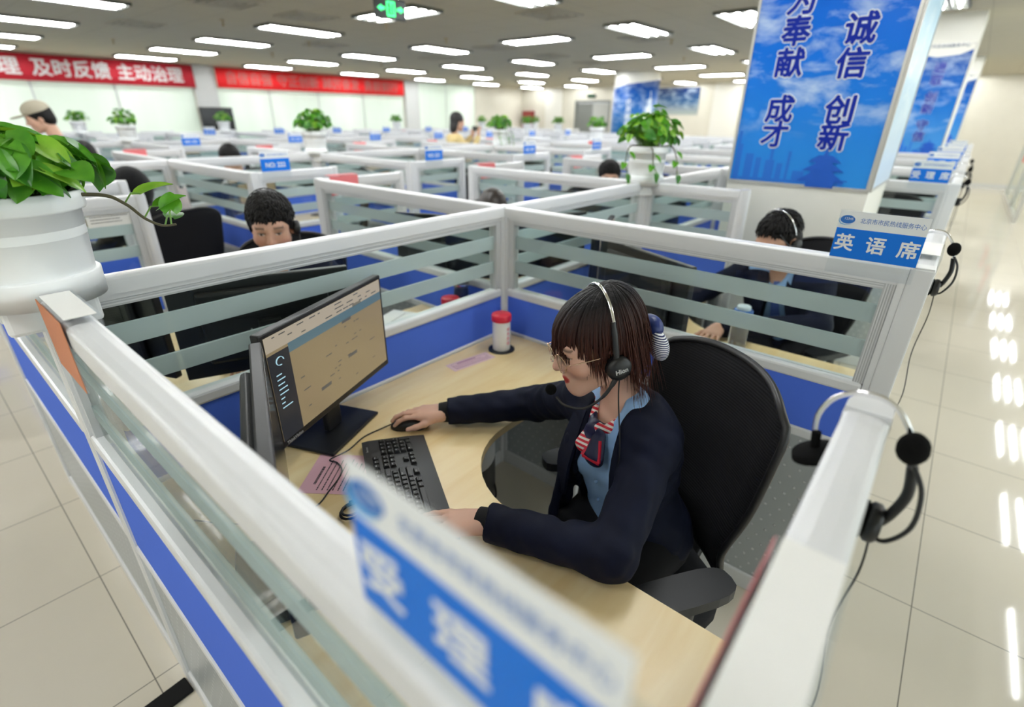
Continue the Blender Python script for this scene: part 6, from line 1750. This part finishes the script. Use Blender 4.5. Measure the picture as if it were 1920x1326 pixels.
# standing person with cap
C = (-.54, 5.25, 1.585); by = 165
hip = (-.50, 5.24, .88)
R_ = V3((math.sin(math.radians(by)), -math.cos(math.radians(by)), 0)); F_ = V3((math.cos(math.radians(by)), math.sin(math.radians(by)), 0))
el = [V3(hip)+R_*q*.27+V3((0,0,.27)) for q in (-1, 1)]; wr = [V3(hip)+R_*q*.25+F_*.10+V3((0,0,.03)) for q in (-1, 1)]
M_COAT = mat('grey_green_coat', (.17,.18,.15), .85, noise=.12, nscale=20, bump=.3, bscale=300)
o, b, hd, d = figure('person', 'person in beige cap and grey coat walking behind the flowerpot', C, 168, 16, by, hip, h=.008, elbows=el, wrists=wr, hands=[dict(D=(0,0,-1), Nv=-R_, S=F_, bends=flat_bends), dict(D=(0,0,-1), Nv=R_, S=F_, bends=flat_bends)], standing=True, open_front=False, suit=M_COAT, trou=mat('dark_grey_trousers', (.03,.03,.032), .8), width=1.08)
finish_jacket(o, d, 'coat'); hd.short_hair('hair', o, d['org'], .006, M_HAIR, 0.0, .012)
cp = solid('cap', [hd.e((0,-.012,.075), (.092,.112,.078), .01), hd.e((0,-.01,.0), (.2,.2,.048), .01, 's')], .006, mat('beige_cap_cotton', (.42,.38,.29), .85), o, d['org'])
solid('cap_peak', [hd.e((0,.13,.052), (.070,.075,.010), .01)], .005, MATS['beige_cap_cotton'], cp, d['org'])
# woman in yellow, standing far back with raised hands
C = (4.09, 4.46, 1.570); by = 345
hip = (4.08, 4.45, .90); R_ = V3((math.sin(math.radians(by)), -math.cos(math.radians(by)), 0)); F_ = V3((math.cos(math.radians(by)), math.sin(math.radians(by)), 0))
el = [V3(hip)+R_*q*.22+F_*.10+V3((0,0,.24)) for q in (-1, 1)]; wr = [V3(hip)+R_*q*.09+F_*.30+V3((0,0,.47)) for q in (-1, 1)]
o, b, hd, d = figure('person', 'woman in pale yellow top standing far back with raised hands', C, 350, 8, by, hip, h=.009, elbows=el, wrists=wr, hands=[dict(D=(0,0,1), Nv=-F_, S=R_, bends=[(.5,.7,.5)]*4), dict(D=(0,0,1), Nv=-F_, S=-R_, bends=[(.5,.7,.5)]*4)], female=True, standing=True, open_front=False, suit=mat('pale_yellow_knit', (.66,.52,.25), .9, bump=.4, bscale=200), width=1.05)
finish_jacket(o, d, 'knit_top')
solid('hair', [hd.e((0,-.022,.046), (.086,.108,.094), .01), hd.e((0,-.065,-.06), (.072,.055,.11), .03), hd.e((0,.135,-.05), (.098,.085,.110), .010, 's')], .007, mat('black_hair_plain', (.010,.008,.008), .5), o, d['org'])
# phone in her hands
ph = thing('mobile_phone', 'dark phone held up by the woman in yellow', 'phone', tuple((wr[0]+wr[1])/2+V3((0,0,.11))), math.radians(by))
MB().bbox(-.005, .005, -.075, .075, -.036, .036, .003).build('casing', M_BLACK, ph); MB().box(-.0056, -.005, -.068, .068, -.031, .031).build('screen', M_OFF, ph)
# face far away before the curved poster
C = (10.6, 5.30, 1.22); by = 205
hip = (10.7, 5.35, .62); el, wr = auto_arms(hip, C, by, .25)
o, b, hd, d = seated('distant person with flushed face before curved city poster', C, 208, 5, by, hip, el, wr, h=.011, skin=(.52,.20,.14))
finish_jacket(o, d); hd.short_hair('hair', o, d['org'], .007, M_HAIR, .01, .01)

put(POOL.get('chair', make_chair), 'black task chair under the distant person before the curved poster', 'chair', (10.7, 5.35, 0), math.radians(205), 'black task chairs')
